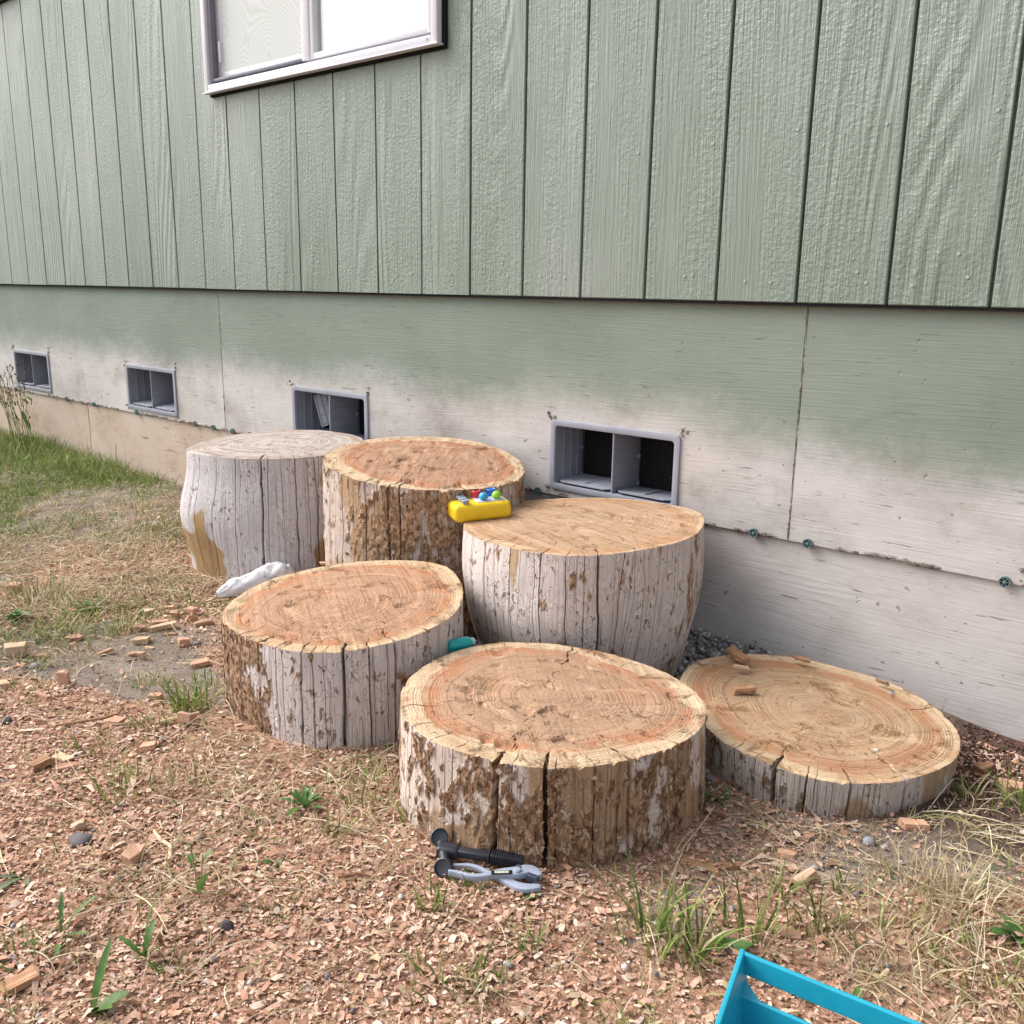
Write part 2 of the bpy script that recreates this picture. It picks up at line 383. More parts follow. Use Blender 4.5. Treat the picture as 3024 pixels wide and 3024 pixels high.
# vents
def mat_mesh():
    M = Mat('black_wire_mesh', .6, .3); M.set('Base Color', (.03, .03, .032)); return M.m
M_MESH = mat_mesh()
def ring(W, H, rad, n=6):
    out = []
    for cx, cz, a0 in ((W-rad, H-rad, 0), (rad, H-rad, 90), (rad, rad, 180), (W-rad, rad, 270)):
        for i in range(n+1):
            a = math.radians(a0+90*i/n); out.append((cx+rad*math.cos(a), cz+rad*math.sin(a)))
    return out
def rim(g, inset0, inset1, y0, y1, r0=.012, r1=.010):
    A = [(x, z) for x, z in ring(VW, VH, r0)]; B = [(inset1+x, inset1+z) for x, z in ring(VW-2*inset1, VH-2*inset1, r1)]
    n = len(A); V = [(x, y0, z) for x, z in A]+[(x, y0, z) for x, z in B]+[(x, y1, z) for x, z in A]+[(x, y1, z) for x, z in B]
    F = []
    for i in range(n):
        j = (i+1) % n
        F += [(i, j, n+j, n+i), (i, 2*n+i, 2*n+j, j), (n+i, n+j, 3*n+j, 3*n+i), (2*n+i, 3*n+i, 3*n+j, 2*n+j)]
    g.add(V, F)
def make_vent(flap_a, flap_b, broken):
    v = empty('foundation_vent', (0, 0, 0), 0, house)
    g = Geo(); rim(g, 0, .017, FY-.006, FY+.012); g.build('frame', M_VENT, v, True, .0012)
    D = FY+.135; t = .017; g = Geo()
    g.box(t-.003, t, FY+.010, D, t, VH-t); g.box(VW-t, VW-t+.003, FY+.010, D, t, VH-t)
    g.box(t, VW-t, FY+.010, D, VH-t, VH-t+.003); g.box(t, VW-t, FY+.012, D, t-.003, t)
    for q in (.035, .068, .1): g.box(t, t+.004, FY+q, FY+q+.003, t, VH-t); g.box(VW-t-.004, VW-t, FY+q, FY+q+.003, t, VH-t)
    g.build('sleeve', M_VENT, v)
    g = Geo(); xm = VW*.5+.004
    g.box(xm-.0018, xm+.0018, FY-.003, D-.003, t, VH-t)
    for q in range(5): g.box(xm-.0042, xm+.0042, FY+.0, D-.008, t+.012+q*.034, t+.0148+q*.034)
    g.build('divider', M_VENT, v)
    for xa, xb, ang in ((t+.004, xm-.006, flap_a), (xm+.006, VW-t-.004, flap_b)):
        g = Geo(); w = xb-xa
        poly = [(0, .010), (.022, -.010), (w-.018, -.012), (w, .008), (w, .112), (0, .112)]
        g.prism(poly, 0, .003, Matrix.Translation((xa, FY+.006, t+.006)) @ Matrix.Rotation(math.radians(ang), 4, 'X'))
        g.box(xa+w*.5-.0015, xa+w*.5+.0015, FY+.012, FY+.09, t, t+.012)
        g.build('flap', M_VENT, v)
        g = Geo(); n = 24
        for i in range(n+1): x = xa+w*i/n; g.box(x-.0006, x+.0006, D-.012, D-.011, t, VH-t)
        for i in range(25): z = t+(VH-2*t)*i/24; g.box(xa, xb, D-.0108, D-.0098, z-.0006, z+.0006)
        g.build('mesh_screen', M_MESH, v)
        g = Geo()
        for z in (t+.012, t+.09): g.lathe([(.006, 0), (.006, .004)], 12, Matrix.Translation((xa-.002, D-.014, z)) @ Matrix.Rotation(math.radians(90), 4, 'X'))
        g.build('clip', M_VENT, v, True)
    g = Geo(); g.box(t-.003, VW-t+.003, D, D+.02, t-.003, VH-t+.003); g.build('dark_back', M_BLACK, v)
    if broken:
        g = Geo(); Mx = Matrix.Translation((.10, FY+.05, .05)) @ Matrix.Rotation(math.radians(-22), 4, 'Y') @ Matrix.Rotation(math.radians(20), 4, 'Z')
        g.box(0, .085, 0, .003, 0, .12, Mx)
        for i in range(4): g.box(.004+.024*i, .007+.024*i, -.003, 0, 0, .12, Mx); g.box(0, .085, -.003, 0, .01+.033*i, .013+.033*i, Mx)
        g.build('loose_grille', M_VENT, v)
    return v
for x, fa, fb, br in ((VENTS[0], -2, 4, 0), (VENTS[1], 6, 9, 0), (VENTS[2], 4, 4, 1), (VENTS[3], 2, -3, 0), (VENTS[4], 3, 3, 0)):
    v = make_vent(fa, fb, br); v.location = (x, 0, VZ); hp(v)
# windows
def mat_glass():
    M = Mat('window_glass'); nt = M.nt; nt.nodes.remove(M.b)
    gl = nd(nt, 'BsdfGlossy', {'Color': (.95, .97, 1.0), 'Roughness': .01}); tr = nd(nt, 'BsdfTransparent', {'Color': (.92, .95, .94)})
    fc = nd(nt, 'LayerWeight', {0: .5}).outputs['Facing']; fr = M.math('ADD', .12, M.math('MULTIPLY', M.math('POWER', fc, 3.0), .8))
    mx = nd(nt, 'MixShader', {0: fr, 1: tr.outputs[0], 2: gl.outputs[0]})
    nt.links.new(mx.outputs[0], nt.nodes['Material Output'].inputs[0]); return M.m
def mat_screen():
    M = Mat('insect_screen', .7, .2); nt = M.nt; q = M.pos()
    w1 = M.math('SINE', M.math('MULTIPLY', M.noise(M.map(q, (3.0, 1, 2.2)), 1.0, 1, .4), 420.0))
    c = M.mix(M.math('ADD', M.math('MULTIPLY', w1, .5), .5), (.72, .75, .72), (.82, .84, .82)); M.set('Base Color', c)
    tr = nd(nt, 'BsdfTransparent'); mx = nd(nt, 'MixShader', {0: .6, 1: tr.outputs[0], 2: M.b.outputs[0]})
    nt.links.new(mx.outputs[0], nt.nodes['Material Output'].inputs[0]); return M.m
M_GLASS, M_SCR = mat_glass(), mat_screen()
M_SHADE = plain('white_window_shade', (.86, .85, .82), .9, .1, 0, 5, .03)
M_ROOM = plain('dim_room', (.80, .82, .78), .9, .1, 0, 3, .2)
def frame_bars(g, x0, x1, z0, z1, w, y0, y1):
    g.bbox(x0, x0+w, y0, y1, z0, z1, .002); g.bbox(x1-w, x1, y0, y1, z0, z1, .002)
    g.bbox(x0+w, x1-w, y0, y1, z0, z0+w, .002); g.bbox(x0+w, x1-w, y0, y1, z1-w, z1, .002)
def make_window(x0, x1, z0, z1, xm):
    w = empty('window', (0, 0, 0), 0, house); hp(w)
    g = Geo(); frame_bars(g, x0-.009, x1+.009, z0-.009, z1+.009, .024, -.030, -.004)
    frame_bars(g, x0-.004, x1+.004, z0-.004, z1+.004, .016, -.004, .075)
    g.box(x0-.016, x1+.016, -.036, -.004, z0-.013, z0-.009)
    g.build('frame', M_ALU, w, True)
    g = Geo(); g.box(x0-.006, x1+.024, -.010, -.0008, z0-.022, z0-.0135); g.box(x1+.0095, x1+.024, -.010, -.0008, z0-.0134, z1); g.build('frame_shadow_strip', M_BLACK, w)  # black strips standing in for the frame's shadow, below and to the right
    g = Geo(); frame_bars(g, x0+.025, xm, z0+.025, z1-.025, .010, -.020, .004); g.build('channel', M_ALUD, w, True)
    g = Geo(); frame_bars(g, x0+.036, xm+.012, z0+.028, z1-.03, .030, .006, .026)
    g.bbox(x0+.052, x0+.060, -.004, .006, z0+.09, z0+.16, .002)
    g.build('sliding_sash', M_ALU, w, True)
    g = Geo(); g.bbox(xm-.012, xm+.028, -.022, .016, z0+.025, z1-.025, .003); frame_bars(g, xm+.028, x1-.025, z0+.025, z1-.025, .018, -.018, .012)
    g.build('fixed_sash', M_ALU, w, True)
    for xa, xb, y in ((x0+.06, xm-.015, .016), (xm+.04, x1-.04, .0)):
        g = Geo(); g.box(xa, xb, y, y+.004, z0+.04, z1-.045); g.build('pane', M_GLASS, w)
    g = Geo(); g.box(x0+.06, xm-.010, .0075, .0085, z0+.04, z1-.045); g.build('insect_screen', M_SCR, w)
    g = Geo(); g.box(xm+.03, x1-.03, .0125, .0135, z0+.02, z1-.02); g.build('shade', M_SHADE, w)
    g = Geo(); g.box(x0+.05, xm-.005, .0265, .0275, z0+.02, z1-.02); g.build('curtain', M_ROOM, w)
    for sx in (x0+.012, x1-.03):
        o = link(bpy.data.objects.new('screw', nail), w); o.location = (sx, -.0305, z0+.004)
    return w
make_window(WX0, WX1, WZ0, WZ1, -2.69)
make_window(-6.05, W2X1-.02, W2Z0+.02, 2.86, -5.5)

# ------------------------------------------------------------------ ground
def G(x, y):
    x, y = np.asarray(x, float), np.asarray(y, float)
    z = .030*sstep(-2.6, -3.6, x)*sstep(-1.0, -.1, y) + .012*sstep(-.5, -.1, y)*sstep(-2.6, -2.0, x)*sstep(-.75, -1.0, x)
    z = z - .022*np.exp(-(((x+.70)/.42)**2+((y+.36)/.36)**2)**2)
    z = z - .030*sstep(-.62, -.40, x)*sstep(-.40, -.15, y)
    z = z + (fbm(x*2.1, y*2.1, 0, 3, 51)-.5)*.024 + (fbm(x*11, y*11, 0, 3, 52)-.5)*.008
    return z
def chipmask(x, y):                                  # how thickly wood chips cover the soil
    x, y = np.asarray(x, float), np.asarray(y, float)
    m = .62+1.1*(fbm(x*3.2, y*3.2, 1.3, 4, 61)-.5)
    e = lambda cx, cy, rx, ry, a=0: np.exp(-((((x-cx)*math.cos(a)+(y-cy)*math.sin(a))/rx)**2+((-(x-cx)*math.sin(a)+(y-cy)*math.cos(a))/ry)**2)**1.5)
    m = m-.75*e(-2.10, -1.14, .34, .10, .35)-.6*e(-2.36, -1.20, .2, .07, .3)-.55*e(-1.95, -1.06, .15, .12)
    m = m-.3*e(-.36, -.60, .20, .10, .7)-.55*e(-.32, -.33, .18, .17)-.12*e(-.62, -.62, .3, .07, .7)
    m = m-.8*sstep(-3.2, -4.0, x)-.2*sstep(-2.3, -2.9, x)-.20*sstep(.52, .66, fbm(x*2.2, y*2.2, 6.1, 3, 63))
    m = m+.45*e(-1.0, -1.4, .5, .3)+.3*e(-1.7, -1.3, .5, .2)+.35*e(-2.55, -.72, .35, .2)
    m = m*(1-.9*sstep(-.30, -.20, y)*sstep(-2.35, -2.2, x)*sstep(-.60, -.85, x))
    return np.clip(m, 0, 1)
def grassmask(x, y):
    m = fbm(x*2.4, y*2.4, 4.2, 4, 71)
    base = 1.0*sstep(-2.7, -3.3, x)+.55*sstep(-1.95, -2.5, x)*sstep(-.55, -.75, y)+.12*sstep(-1.95, -2.5, x)
    return np.clip(base*sstep(.30, .60, m+.14*sstep(-3.2, -4.2, x)), 0, 1)
def mat_ground():
    M = Mat('trodden_soil', .95, .12); P = M.pos()
    ch = M.attr('chips'); gr = M.attr('grassy')
    n1 = M.noise(P, 9, 6, .6); n2 = M.noise(P, 130, 4, .6); n3 = M.noise(P, 420, 3, .6)
    soil = M.ramp(n1, [(.3, (.20, .155, .125)), (.5, (.27, .22, .185)), (.7, (.34, .285, .245))])
    soil = M.mix(M.step(n3, .6, .72), soil, (.38, .32, .27))
    dust = M.ramp(n2, [(.25, (.20, .10, .06)), (.45, (.40, .22, .14)), (.6, (.53, .32, .215)), (.75, (.65, .44, .325))])
    dm_ = M.step(M.math('ADD', ch, M.math('MULTIPLY', M.math('SUBTRACT', n2, .5), .9)), .28, .48)
    c = M.mix(dm_, soil, dust)
    c = M.mix(M.math('MULTIPLY', gr, .7), c, (.10, .085, .05))
    x, y, z = M.xyz(P)
    damp = M.math('MULTIPLY', M.step(x, -.66, -.44), M.step(M.math('ADD', y, M.math('MULTIPLY', n1, .3)), -.46, -.26))
    c = M.mix(M.math('MULTIPLY', damp, .85), c, (.075, .042, .032))
    M.set('Base Color', c)
    M.set('Normal', M.bump(M.math('ADD', n2, M.math('MULTIPLY', n3, .6)), .006)); return M.m
xs = np.concatenate([[-80, -40, -20, -12, -9], np.arange(-7.2, -3.2, .05), np.arange(-3.2, .6, .016), np.arange(.6, 1.6, .05), [2.5, 5, 10, 20, 40, 80]])
ys = np.concatenate([[-80, -40, -20, -10, -6, -4, -3], np.arange(-2.5, .06, .016), [.12]])
X, Y = np.meshgrid(xs, ys, indexing='ij'); Z = G(X, Y)
far = sstep(2.0, 8.0, np.hypot(X+2, Y+1)); Z = Z*(1-far)
n0, n1_ = len(xs), len(ys); ii, jj = np.meshgrid(np.arange(n0-1), np.arange(n1_-1), indexing='ij'); a = (ii*n1_+jj).ravel()
ground = mobj('ground', np.stack([X, Y, Z], -1).reshape(-1, 3), np.stack([a, a+n1_, a+n1_+1, a+1], 1), mat_ground(), None, True,
              {'chips': chipmask(X, Y)*(1-far)+.2*far, 'grassy': grassmask(X, Y)})
ground['kind'] = 'structure'
def mat_vcol(name, rough=.85, spec=.15, trans=0.0, nscale=220):
    M = Mat(name, rough, spec); c = M.attr('col', 'Color')
    n = M.noise(M.pos(), nscale, 2, .6); c = M.mix(1.0, c, M.ramp(n, [(.25, (.72, .72, .72)), (.75, (1.15, 1.15, 1.15))]), 'MULTIPLY')
    M.set('Base Color', c)
    if trans:
        tl = nd(M.nt, 'BsdfTranslucent', {'Color': c}); mx = nd(M.nt, 'MixShader', {0: trans, 1: M.b.outputs[0], 2: tl.outputs[0]})
        M.nt.links.new(mx.outputs[0], M.nt.nodes['Material Output'].inputs[0])
    return M.m
M_CHIP, M_GRASS = mat_vcol('wood_chip'), mat_vcol('grass_blade', .6, .25, .25)
def palette(n, cols, probs, r, jit=.12):
    cols = np.array(cols); k = r.choice(len(cols), n, p=np.array(probs)/sum(probs))
    return cols[k]*(1+jit*r.standard_normal((n, 1)))
# ------------------------------------------------------------------ log rounds
def mat_side(name, pale, tint, barkc, stainc, brown, holes=.5):
    M = Mat(name, .8, .2); p = M.obj()
    bark, stain = M.attr('bark'), M.attr('stain')
    v = M.comb(M.attr('arc'), M.xyz(p)[2], 0.0)                      # unrolled surface, metres
    streak = M.noise(M.map(v, (80, 3, 1)), 1.0, 4, .65); fine = M.noise(M.map(v, (380, 14, 1)), 1.0, 2, .6)
    blot = M.noise(M.map(v, (14, 8, 1)), 1.0, 5, .66)
    c = M.ramp(blot, [(.30, tuple(x*.74 for x in pale)), (.47, pale), (.70, tuple(min(.8, x*1.14) for x in pale))])
    c = M.mix(M.math('MULTIPLY', M.step(streak, .48, .68), .55), c, tint)
    c = M.mix(M.math('MULTIPLY', M.step(fine, .54, .72), .38), c, tuple(x*.55 for x in tint))
    hl = M.noise(M.map(v, (95, 1.1, 1), (6, 2, 0)), 1.0, 1, .5); hair = M.math('SUBTRACT', 1.0, M.step(M.math('ABSOLUTE', M.math('SUBTRACT', hl, .5)), .002, .010))
    # scattered remains of inner bark, flecks longer than wide
    fl = M.noise(M.map(v, (75, 38, 1), (3, 7, 0)), 1.0, 4, .62, .4); flm = M.step(M.math('ADD', fl, M.math('MULTIPLY', M.math('SUBTRACT', blot, .5), .55)), .645-brown*.06, .675-brown*.05)
    c = M.mix(M.math('MULTIPLY', flm, .8), c, M.mix(M.step(streak, .4, .6), barkc, tuple(x*.5 for x in barkc)))
    c = M.mix(stain, c, M.ramp(streak, [(.3, tuple(x*.75 for x in stainc)), (.7, tuple(x*1.2 for x in stainc))]))
    bn = M.noise(M.map(v, (85, 58, 1), (1, 2, 0)), 1.0, 5, .72, .35)
    bc = M.ramp(bn, [(.32, tuple(x*.30 for x in barkc)), (.43, tuple(x*.8 for x in barkc)), (.50, tuple(x*1.6 for x in barkc)), (.56, (.42, .29, .19)), (.66, (.54, .43, .34))])
    c = M.mix(bark, c, bc)
    # beetle galleries: pale winding grooves
    g0 = M.noise(M.map(v, (42, 30, 1), (9, 4, 0)), 1.0, 1.5, .5, 1.2); gal = M.math('SUBTRACT', 1.0, M.step(M.math('ABSOLUTE', M.math('SUBTRACT', g0, .5)), .006, .026))
    gal = M.math('MULTIPLY', gal, M.step(blot, .42, .52))
    c = M.mix(M.math('MULTIPLY', gal, .30), c, (.60, .50, .43))
    # exit holes
    vd = M.voro(M.map(v, (34, 26, 1)), 1.0); hole = M.math('MULTIPLY', M.math('SUBTRACT', 1.0, M.step(vd, .06, .095)), M.step(blot, .55-holes*.12, .60-holes*.12))
    c = M.mix(M.math('MULTIPLY', hole, .92), c, (.03, .018, .012)); c = M.mix(M.math('MULTIPLY', hair, .5), c, tuple(x*.22 for x in tint))
    M.set('Base Color', c)
    h = M.math('ADD', M.math('MULTIPLY', fine, .30), M.math('MULTIPLY', M.math('MULTIPLY', bn, bark), 2.6)); h = M.math('SUBTRACT', h, M.math('MULTIPLY', gal, .8))
    h = M.math('SUBTRACT', h, M.math('MULTIPLY', hole, 3.0)); h = M.math('SUBTRACT', h, M.math('MULTIPLY', flm, .7)); h = M.math('SUBTRACT', h, M.math('MULTIPLY', hair, .7))
    M.set('Normal', M.bump(h, .0030, .9)); return M.m
def mat_cut(name, heart, sap, line, rings, hb, sawrot, saw=.5, red=(.42, .17, .08), checks=.5, ringk=.62):
    M = Mat(name, .82, .18); p = M.obj(); rn, ang = M.attr('rn'), M.attr('ang')
    n = M.noise(p, 5, 3, .5); n2 = M.noise(p, 22, 4, .6)
    rr = M.math('ADD', rn, M.math('MULTIPLY', M.math('SUBTRACT', n2, .5), .012))
    # annual rings of uneven width
    ringc = M.math('ADD', M.math('MULTIPLY', rr, float(rings)), M.math('MULTIPLY', M.noise(M.comb(M.math('MULTIPLY', rn, 9.0), 0.0, 0.0), 1.0, 2), 7.0))
    fr = M.math('FRACT', ringc); late = M.math('MULTIPLY', M.step(fr, .35, .92), M.math('SUBTRACT', 1.0, M.step(fr, .93, 1.0)))
    hbn = M.math('ADD', rn, M.math('MULTIPLY', M.math('SUBTRACT', n, .5), .36))
    c = M.mix(M.step(hbn, hb-.03, hb+.06), M.ramp(n2, [(.3, tuple(x*.86 for x in heart)), (.7, tuple(min(.85, x*1.12) for x in heart))]), M.ramp(n2, [(.3, tuple(x*.9 for x in sap)), (.7, tuple(min(.85, x*1.08) for x in sap))]))
    rb = M.math('MULTIPLY', M.step(hbn, hb-.18, hb-.02), M.math('SUBTRACT', 1.0, M.step(hbn, hb-.0, hb+.05)))
    c = M.mix(M.math('MULTIPLY', M.math('MULTIPLY', rb, M.step(n2, .34, .6)), .75), c, red)
    lm = M.noise(p, 9, 4, .6)
    c = M.mix(M.math('MULTIPLY', M.step(M.noise(p, 7, 5, .68, .6), .50, .66), .55), c, tuple(.5*a_+.5*b_ for a_, b_ in zip(red, heart)))
    c = M.mix(M.math('MULTIPLY', M.math('MULTIPLY', late, M.step(lm, .36-.15*ringk, .62)), ringk), c, line)
    # chainsaw marks
    sv = M.map(p, (1, 1, 1), (0, 0, 0), (0, 0, sawrot)); s1 = M.noise(M.map(sv, (5, 150, 1)), 1.0, 4, .65); s2 = M.noise(M.map(sv, (2.0, 38, 1), (3, 1, 0)), 1.0, 3, .6)
    c = M.mix(M.math('MULTIPLY', M.step(s1, .52, .66), .85*saw), c, tuple(x*y for x, y in zip(heart, (.60, .50, .44))))
    c = M.mix(M.math('MULTIPLY', M.step(s2, .56, .68), .50*saw), c, tuple(min(.85, x*1.25) for x in heart))
    # fine radial checks
    rc = M.noise(M.comb(M.math('MULTIPLY', ang, 150.0), M.math('MULTIPLY', rn, 9.0), 0.0), 1.0, 2, .5); ck = M.math('MULTIPLY', M.step(rc, .67, .73), checks)
    c = M.mix(M.math('MULTIPLY', ck, .7), c, tuple(x*.25 for x in heart))
    # tufts of torn fibre and grime
    bl = M.noise(p, 14, 6, .68, .4); c = M.mix(M.math('MULTIPLY', M.step(bl, .56, .68), .75), c, tuple(x*.75 for x in line))
    lt = M.noise(p, 10, 5, .66, .8); c = M.mix(M.math('MULTIPLY', M.step(lt, .56, .70), .45), c, tuple(min(.85, x*1.12) for x in sap))
    sp = M.step(M.voro(p, 26), .035, .05); c = M.mix(M.math('MULTIPLY', M.math('SUBTRACT', 1.0, sp), .5), c, (.12, .07, .05))
    # torn, darker fibre along the rim
    ed = M.step(M.math('ADD', rn, M.math('MULTIPLY', M.math('SUBTRACT', bl, .5), .30)), .97, 1.04); c = M.mix(M.math('MULTIPLY', ed, .6), c, tuple(x*.8 for x in line))
    M.set('Base Color', c)
    h = M.math('ADD', M.math('MULTIPLY', s1, .8*saw), M.math('MULTIPLY', late, .18)); h = M.math('ADD', h, M.math('MULTIPLY', s2, .8*saw))
    h = M.math('SUBTRACT', h, M.math('MULTIPLY', ck, 1.2)); h = M.math('ADD', h, M.math('MULTIPLY', M.noise(p, 190, 3), .4))
    h = M.math('SUBTRACT', h, M.math('MULTIPLY', M.step(bl, .56, .68), .8)); M.set('Normal', M.bump(h, .0035, 1.0)); return M.m

def make_stump(label, c, ztop, tilt, radii, prof, zbot, cracks, topc, seed, barkf, stainf, lump, rough, pith, ms, mt, bulge=None, flakes=0):
    """c, ztop, tilt: centre and plane of the cut; radii: rim radius each 10 degrees; prof: (h, scale) down the side;
    cracks: (s, half width mm, depth mm, inward length) with s = sideways place seen from the yard, topc: (deg, ...) on the cut only"""
    thf = math.atan2(CAM[1]-c[1], CAM[0]-c[0]); R0 = float(np.mean(radii))
    rs = np.random.default_rng(seed)
    CR = [(math.asin(max(-.995, min(.995, s))), w/1000/R0, d/1000, L, True) for s, w, d, L in cracks]
    CR += [(math.radians(a), w/1000/R0, d/1000, L, False) for a, w, d, L in topc]
    A = list(np.linspace(-1.95, 1.95, 420))+list(np.linspace(1.97, 2*math.pi-1.97, 90))
    for a, w, d, L, sd_ in CR: A += [a+w*k for k in (-1.5, -1.05, -.7, -.35, 0, .35, .7, 1.05, 1.5)]
    A = np.array(sorted((q+math.pi*3) % (2*math.pi)-math.pi for q in A)); A = A[np.concatenate([[True], np.diff(A) > 1e-4])]
    n = len(A); sA = np.sin(A)
    wrapd = lambda t: (t+math.pi) % (2*math.pi)-math.pi
    def rim_r(a): return np.interp((a+thf) % (2*math.pi), np.radians(np.arange(37)*10), np.append(radii, radii[0]))
    H = ztop-zbot
    hs_ = np.concatenate([np.linspace(0, .9, int(max(10, H/.0065)))[:-1], np.linspace(.9, 1, 9)])
    hh, AA = np.meshgrid(hs_, A, indexing='ij')
    arc = A*R0
    x3, y3 = np.cos(A+thf)*R0, np.sin(A+thf)*R0
    # surface: profile, lumps, fluting, cracks, bark scabs
    hk = np.linspace(0, 1, 101); kk_ = np.interp(hk, [q[0] for q in prof], [q[1] for q in prof])
    for _ in range(3): kk_ = np.convolve(np.pad(kk_, 6, 'edge'), np.ones(13)/13, 'valid')
    kk_ += 1-kk_[-1]
    k = np.interp(hh, hk, kk_)
    zz = hh*H
    if bulge is not None: k = k+bulge(np.sin(AA), hh)*(np.cos(AA) > -.6)*(1-hh**8)
    X3, Y3 = np.cos(AA+thf)*R0, np.sin(AA+thf)*R0
    r = rim_r(AA)*k + lump*(fbm(X3*6, Y3*6, zz*4, 3, seed+1)-.5)*(1-hh**6) + .004*(fbm(X3*26, Y3*26, zz*5, 3, seed+2)-.5)
    nb = .55*fbm(X3*34, Y3*34, zz*20, 5, seed+4)+.45*fbm(X3*95, Y3*95, zz*40, 3, seed+44); bias = barkf(np.sin(AA), hh)*(np.cos(AA) > -.35)
    bark = sstep(.50, .54, nb+bias)
    ns = fbm(X3*11, Y3*11, zz*7, 4, seed+6); stain = sstep(.48, .54, ns+stainf(np.sin(AA), hh)*(np.cos(AA) > -.2))
    r = r + rough*bark*(fbm(X3*70, Y3*70, zz*55, 3, seed+5)-.35)
    dA = np.zeros_like(AA); dep = np.zeros_like(AA)
    for a, w, d, L, sd_ in CR:
        if not sd_: continue
        t = wrapd(AA-a); ph = rs.uniform(0, 50)
        wig = (fbm(zz*5+ph, 3.3, 0, 3, seed)-.5)*.07*(H/.3)+(fbm(zz*40+ph, 1.3, 0, 2, seed)-.5)*.012
        wig = wig-wig[-1:, :]*0
        dA = dA + wig*np.exp(-(t/(.05))**2)
        ww = w*(.55+.9*vn(zz*9+ph, 0, 0, seed+8)); lo = rs.uniform(-.5, .25) if w*R0 < .0022 else -1
        f = np.clip(1-np.abs(t)/np.maximum(w*1.05, 1e-5), 0, 1)**.6*(ww/w)*sstep(lo, lo+.12, hh)
        dep = np.maximum(dep, d*np.clip(f, 0, 1.2))
    r = r-dep
    Ad = AA+dA
    xl, yl = np.cos(Ad+thf)*r, np.sin(Ad+thf)*r
    # the plane of the cut, and the underside
    lean = hh
    zt = ztop+tilt[0]*xl+tilt[1]*yl
    zb_ = zbot if zbot <= -.015 else None
    low = zbot + (tilt[0]*xl+tilt[1]*yl)*(1.0 if H < .1 else 0.0)
    chipn = fbm(X3*75, Y3*75, 2.0, 4, seed+9)
    ragged = (sstep(.55, .85, chipn+.4*bias)*rough*.8+.0010*vn(X3*260, Y3*260, 0, seed))*(np.cos(AA) > -.4)
    zl = low*(1-hh)+zt*hh - ragged*sstep(.95, 1, hh)
    V = np.stack([xl, yl, zl], -1); m = len(hs_)
    i, j = np.meshgrid(np.arange(m-1), np.arange(n), indexing='ij'); q = (i*n+j).ravel(); q2 = (i*n+(j+1) % n).ravel()
    F = np.stack([q, q2, q2+n, q+n], 1)
    st = tag(empty('log_stump', (c[0], c[1], 0)), label, 'stump', 'log rounds set out as steps by the wall')
    V2 = V.reshape(-1, 3)
    mobj('trunk_side', V2, F, ms, st, True, {'bark': bark, 'stain': stain, 'arc': np.broadcast_to(arc, AA.shape)})
    if flakes:                                          # curled flakes of inner bark standing off the wood
        w_ = ((bark > .55) & (dep < .0015) & (hh > .06) & (hh < .985) & (np.cos(AA) > -.1)).ravel().astype(float); ids = rs.choice(len(w_), min(flakes, int(w_.sum())), replace=False, p=w_/w_.sum())
        P0_ = V2[ids]; an = Ad.ravel()[ids]+thf; nf = len(ids); nr = np.stack([np.cos(an), np.sin(an), 0*an], 1); tg = np.stack([-np.sin(an), np.cos(an), 0*an], 1); upv = np.tile([0, 0, 1.], (nf, 1))
        ro = rs.normal(0, .5, nf); e1 = tg*np.cos(ro)[:, None]+upv*np.sin(ro)[:, None]; e2 = -tg*np.sin(ro)[:, None]+upv*np.cos(ro)[:, None]
        fw, fh = rs.uniform(.003, .009, nf), rs.uniform(.005, .017, nf); li = rs.uniform(.0002, .0026, nf); Q_ = []
        for b_ in (-.5, 0, .5):
            for a_ in (-.5, .5):
                ww = fw*rs.uniform(.5, 1.1, nf); off = .0004+li*(b_+.5)**2+rs.uniform(0, .0007, nf)
                Q_.append(P0_+e1*(ww*a_)[:, None]+e2*(fh*b_)[:, None]+nr*off[:, None])
        bb = np.arange(nf)*6; cf = palette(nf, [(.20, .11, .06), (.29, .175, .10), (.38, .255, .16), (.50, .38, .28)], [.34, .34, .24, .08], rs)
        tag(mobj('bark_flakes', np.stack(Q_, 1).reshape(-1, 3), np.concatenate([np.stack([bb, bb+1, bb+3, bb+2], 1), np.stack([bb+2, bb+3, bb+5, bb+4], 1)]), M_CHIP, st, False, None, np.repeat(cf, 6, 0)), None, None, None, 'stuff')
    if H < .12 or True:
        cb = np.array([[V[0, :, 0].mean(), V[0, :, 1].mean(), V[0, :, 2].mean()]])
        Vb = np.concatenate([V[0], cb]); jb = np.arange(n); mobj('underside', Vb, np.stack([(jb+1) % n, jb, np.full(n, n)], 1), ms, st)
    # cut face
    rf = np.concatenate([np.linspace(0.0, .90, 58), np.linspace(.90, 1, 12)[1:]])
    RR, AT = np.meshgrid(rf, A, indexing='ij')
    xe, ye, ze, ae = V[-1, :, 0], V[-1, :, 1], V[-1, :, 2], r[-1]
    dT = np.zeros_like(RR); dz = np.zeros_like(RR)
    xr0, yr0 = xe[None]*RR, ye[None]*RR
    for a, w, d, L, sd_ in CR:
        t = wrapd(AT-a); ph = rs.uniform(0, 50)
        wig = (fbm(RR*9+ph, 1.1, 0, 4, seed+3)-.5)*.30*np.clip((1-RR)*3, 0, 1)/(RR+.25)
        dT = dT + wig*np.exp(-(t/.09)**2)
        fade = sstep(1-L-.10, 1-L+.06, RR)
        dz = np.maximum(dz, np.clip(1-np.abs(t)/(w*1.05), 0, 1)**.6*min(d, .018)*fade*(.5+.7*vn(RR*22+ph, 0, 0, seed)))
    ca, sa_ = np.cos(dT), np.sin(dT)
    xr, yr = xr0*ca-yr0*sa_, xr0*sa_+yr0*ca
    zpl = ztop+tilt[0]*xr+tilt[1]*yr
    edge = sstep(.90, 1, RR)
    sawd = pith[2]
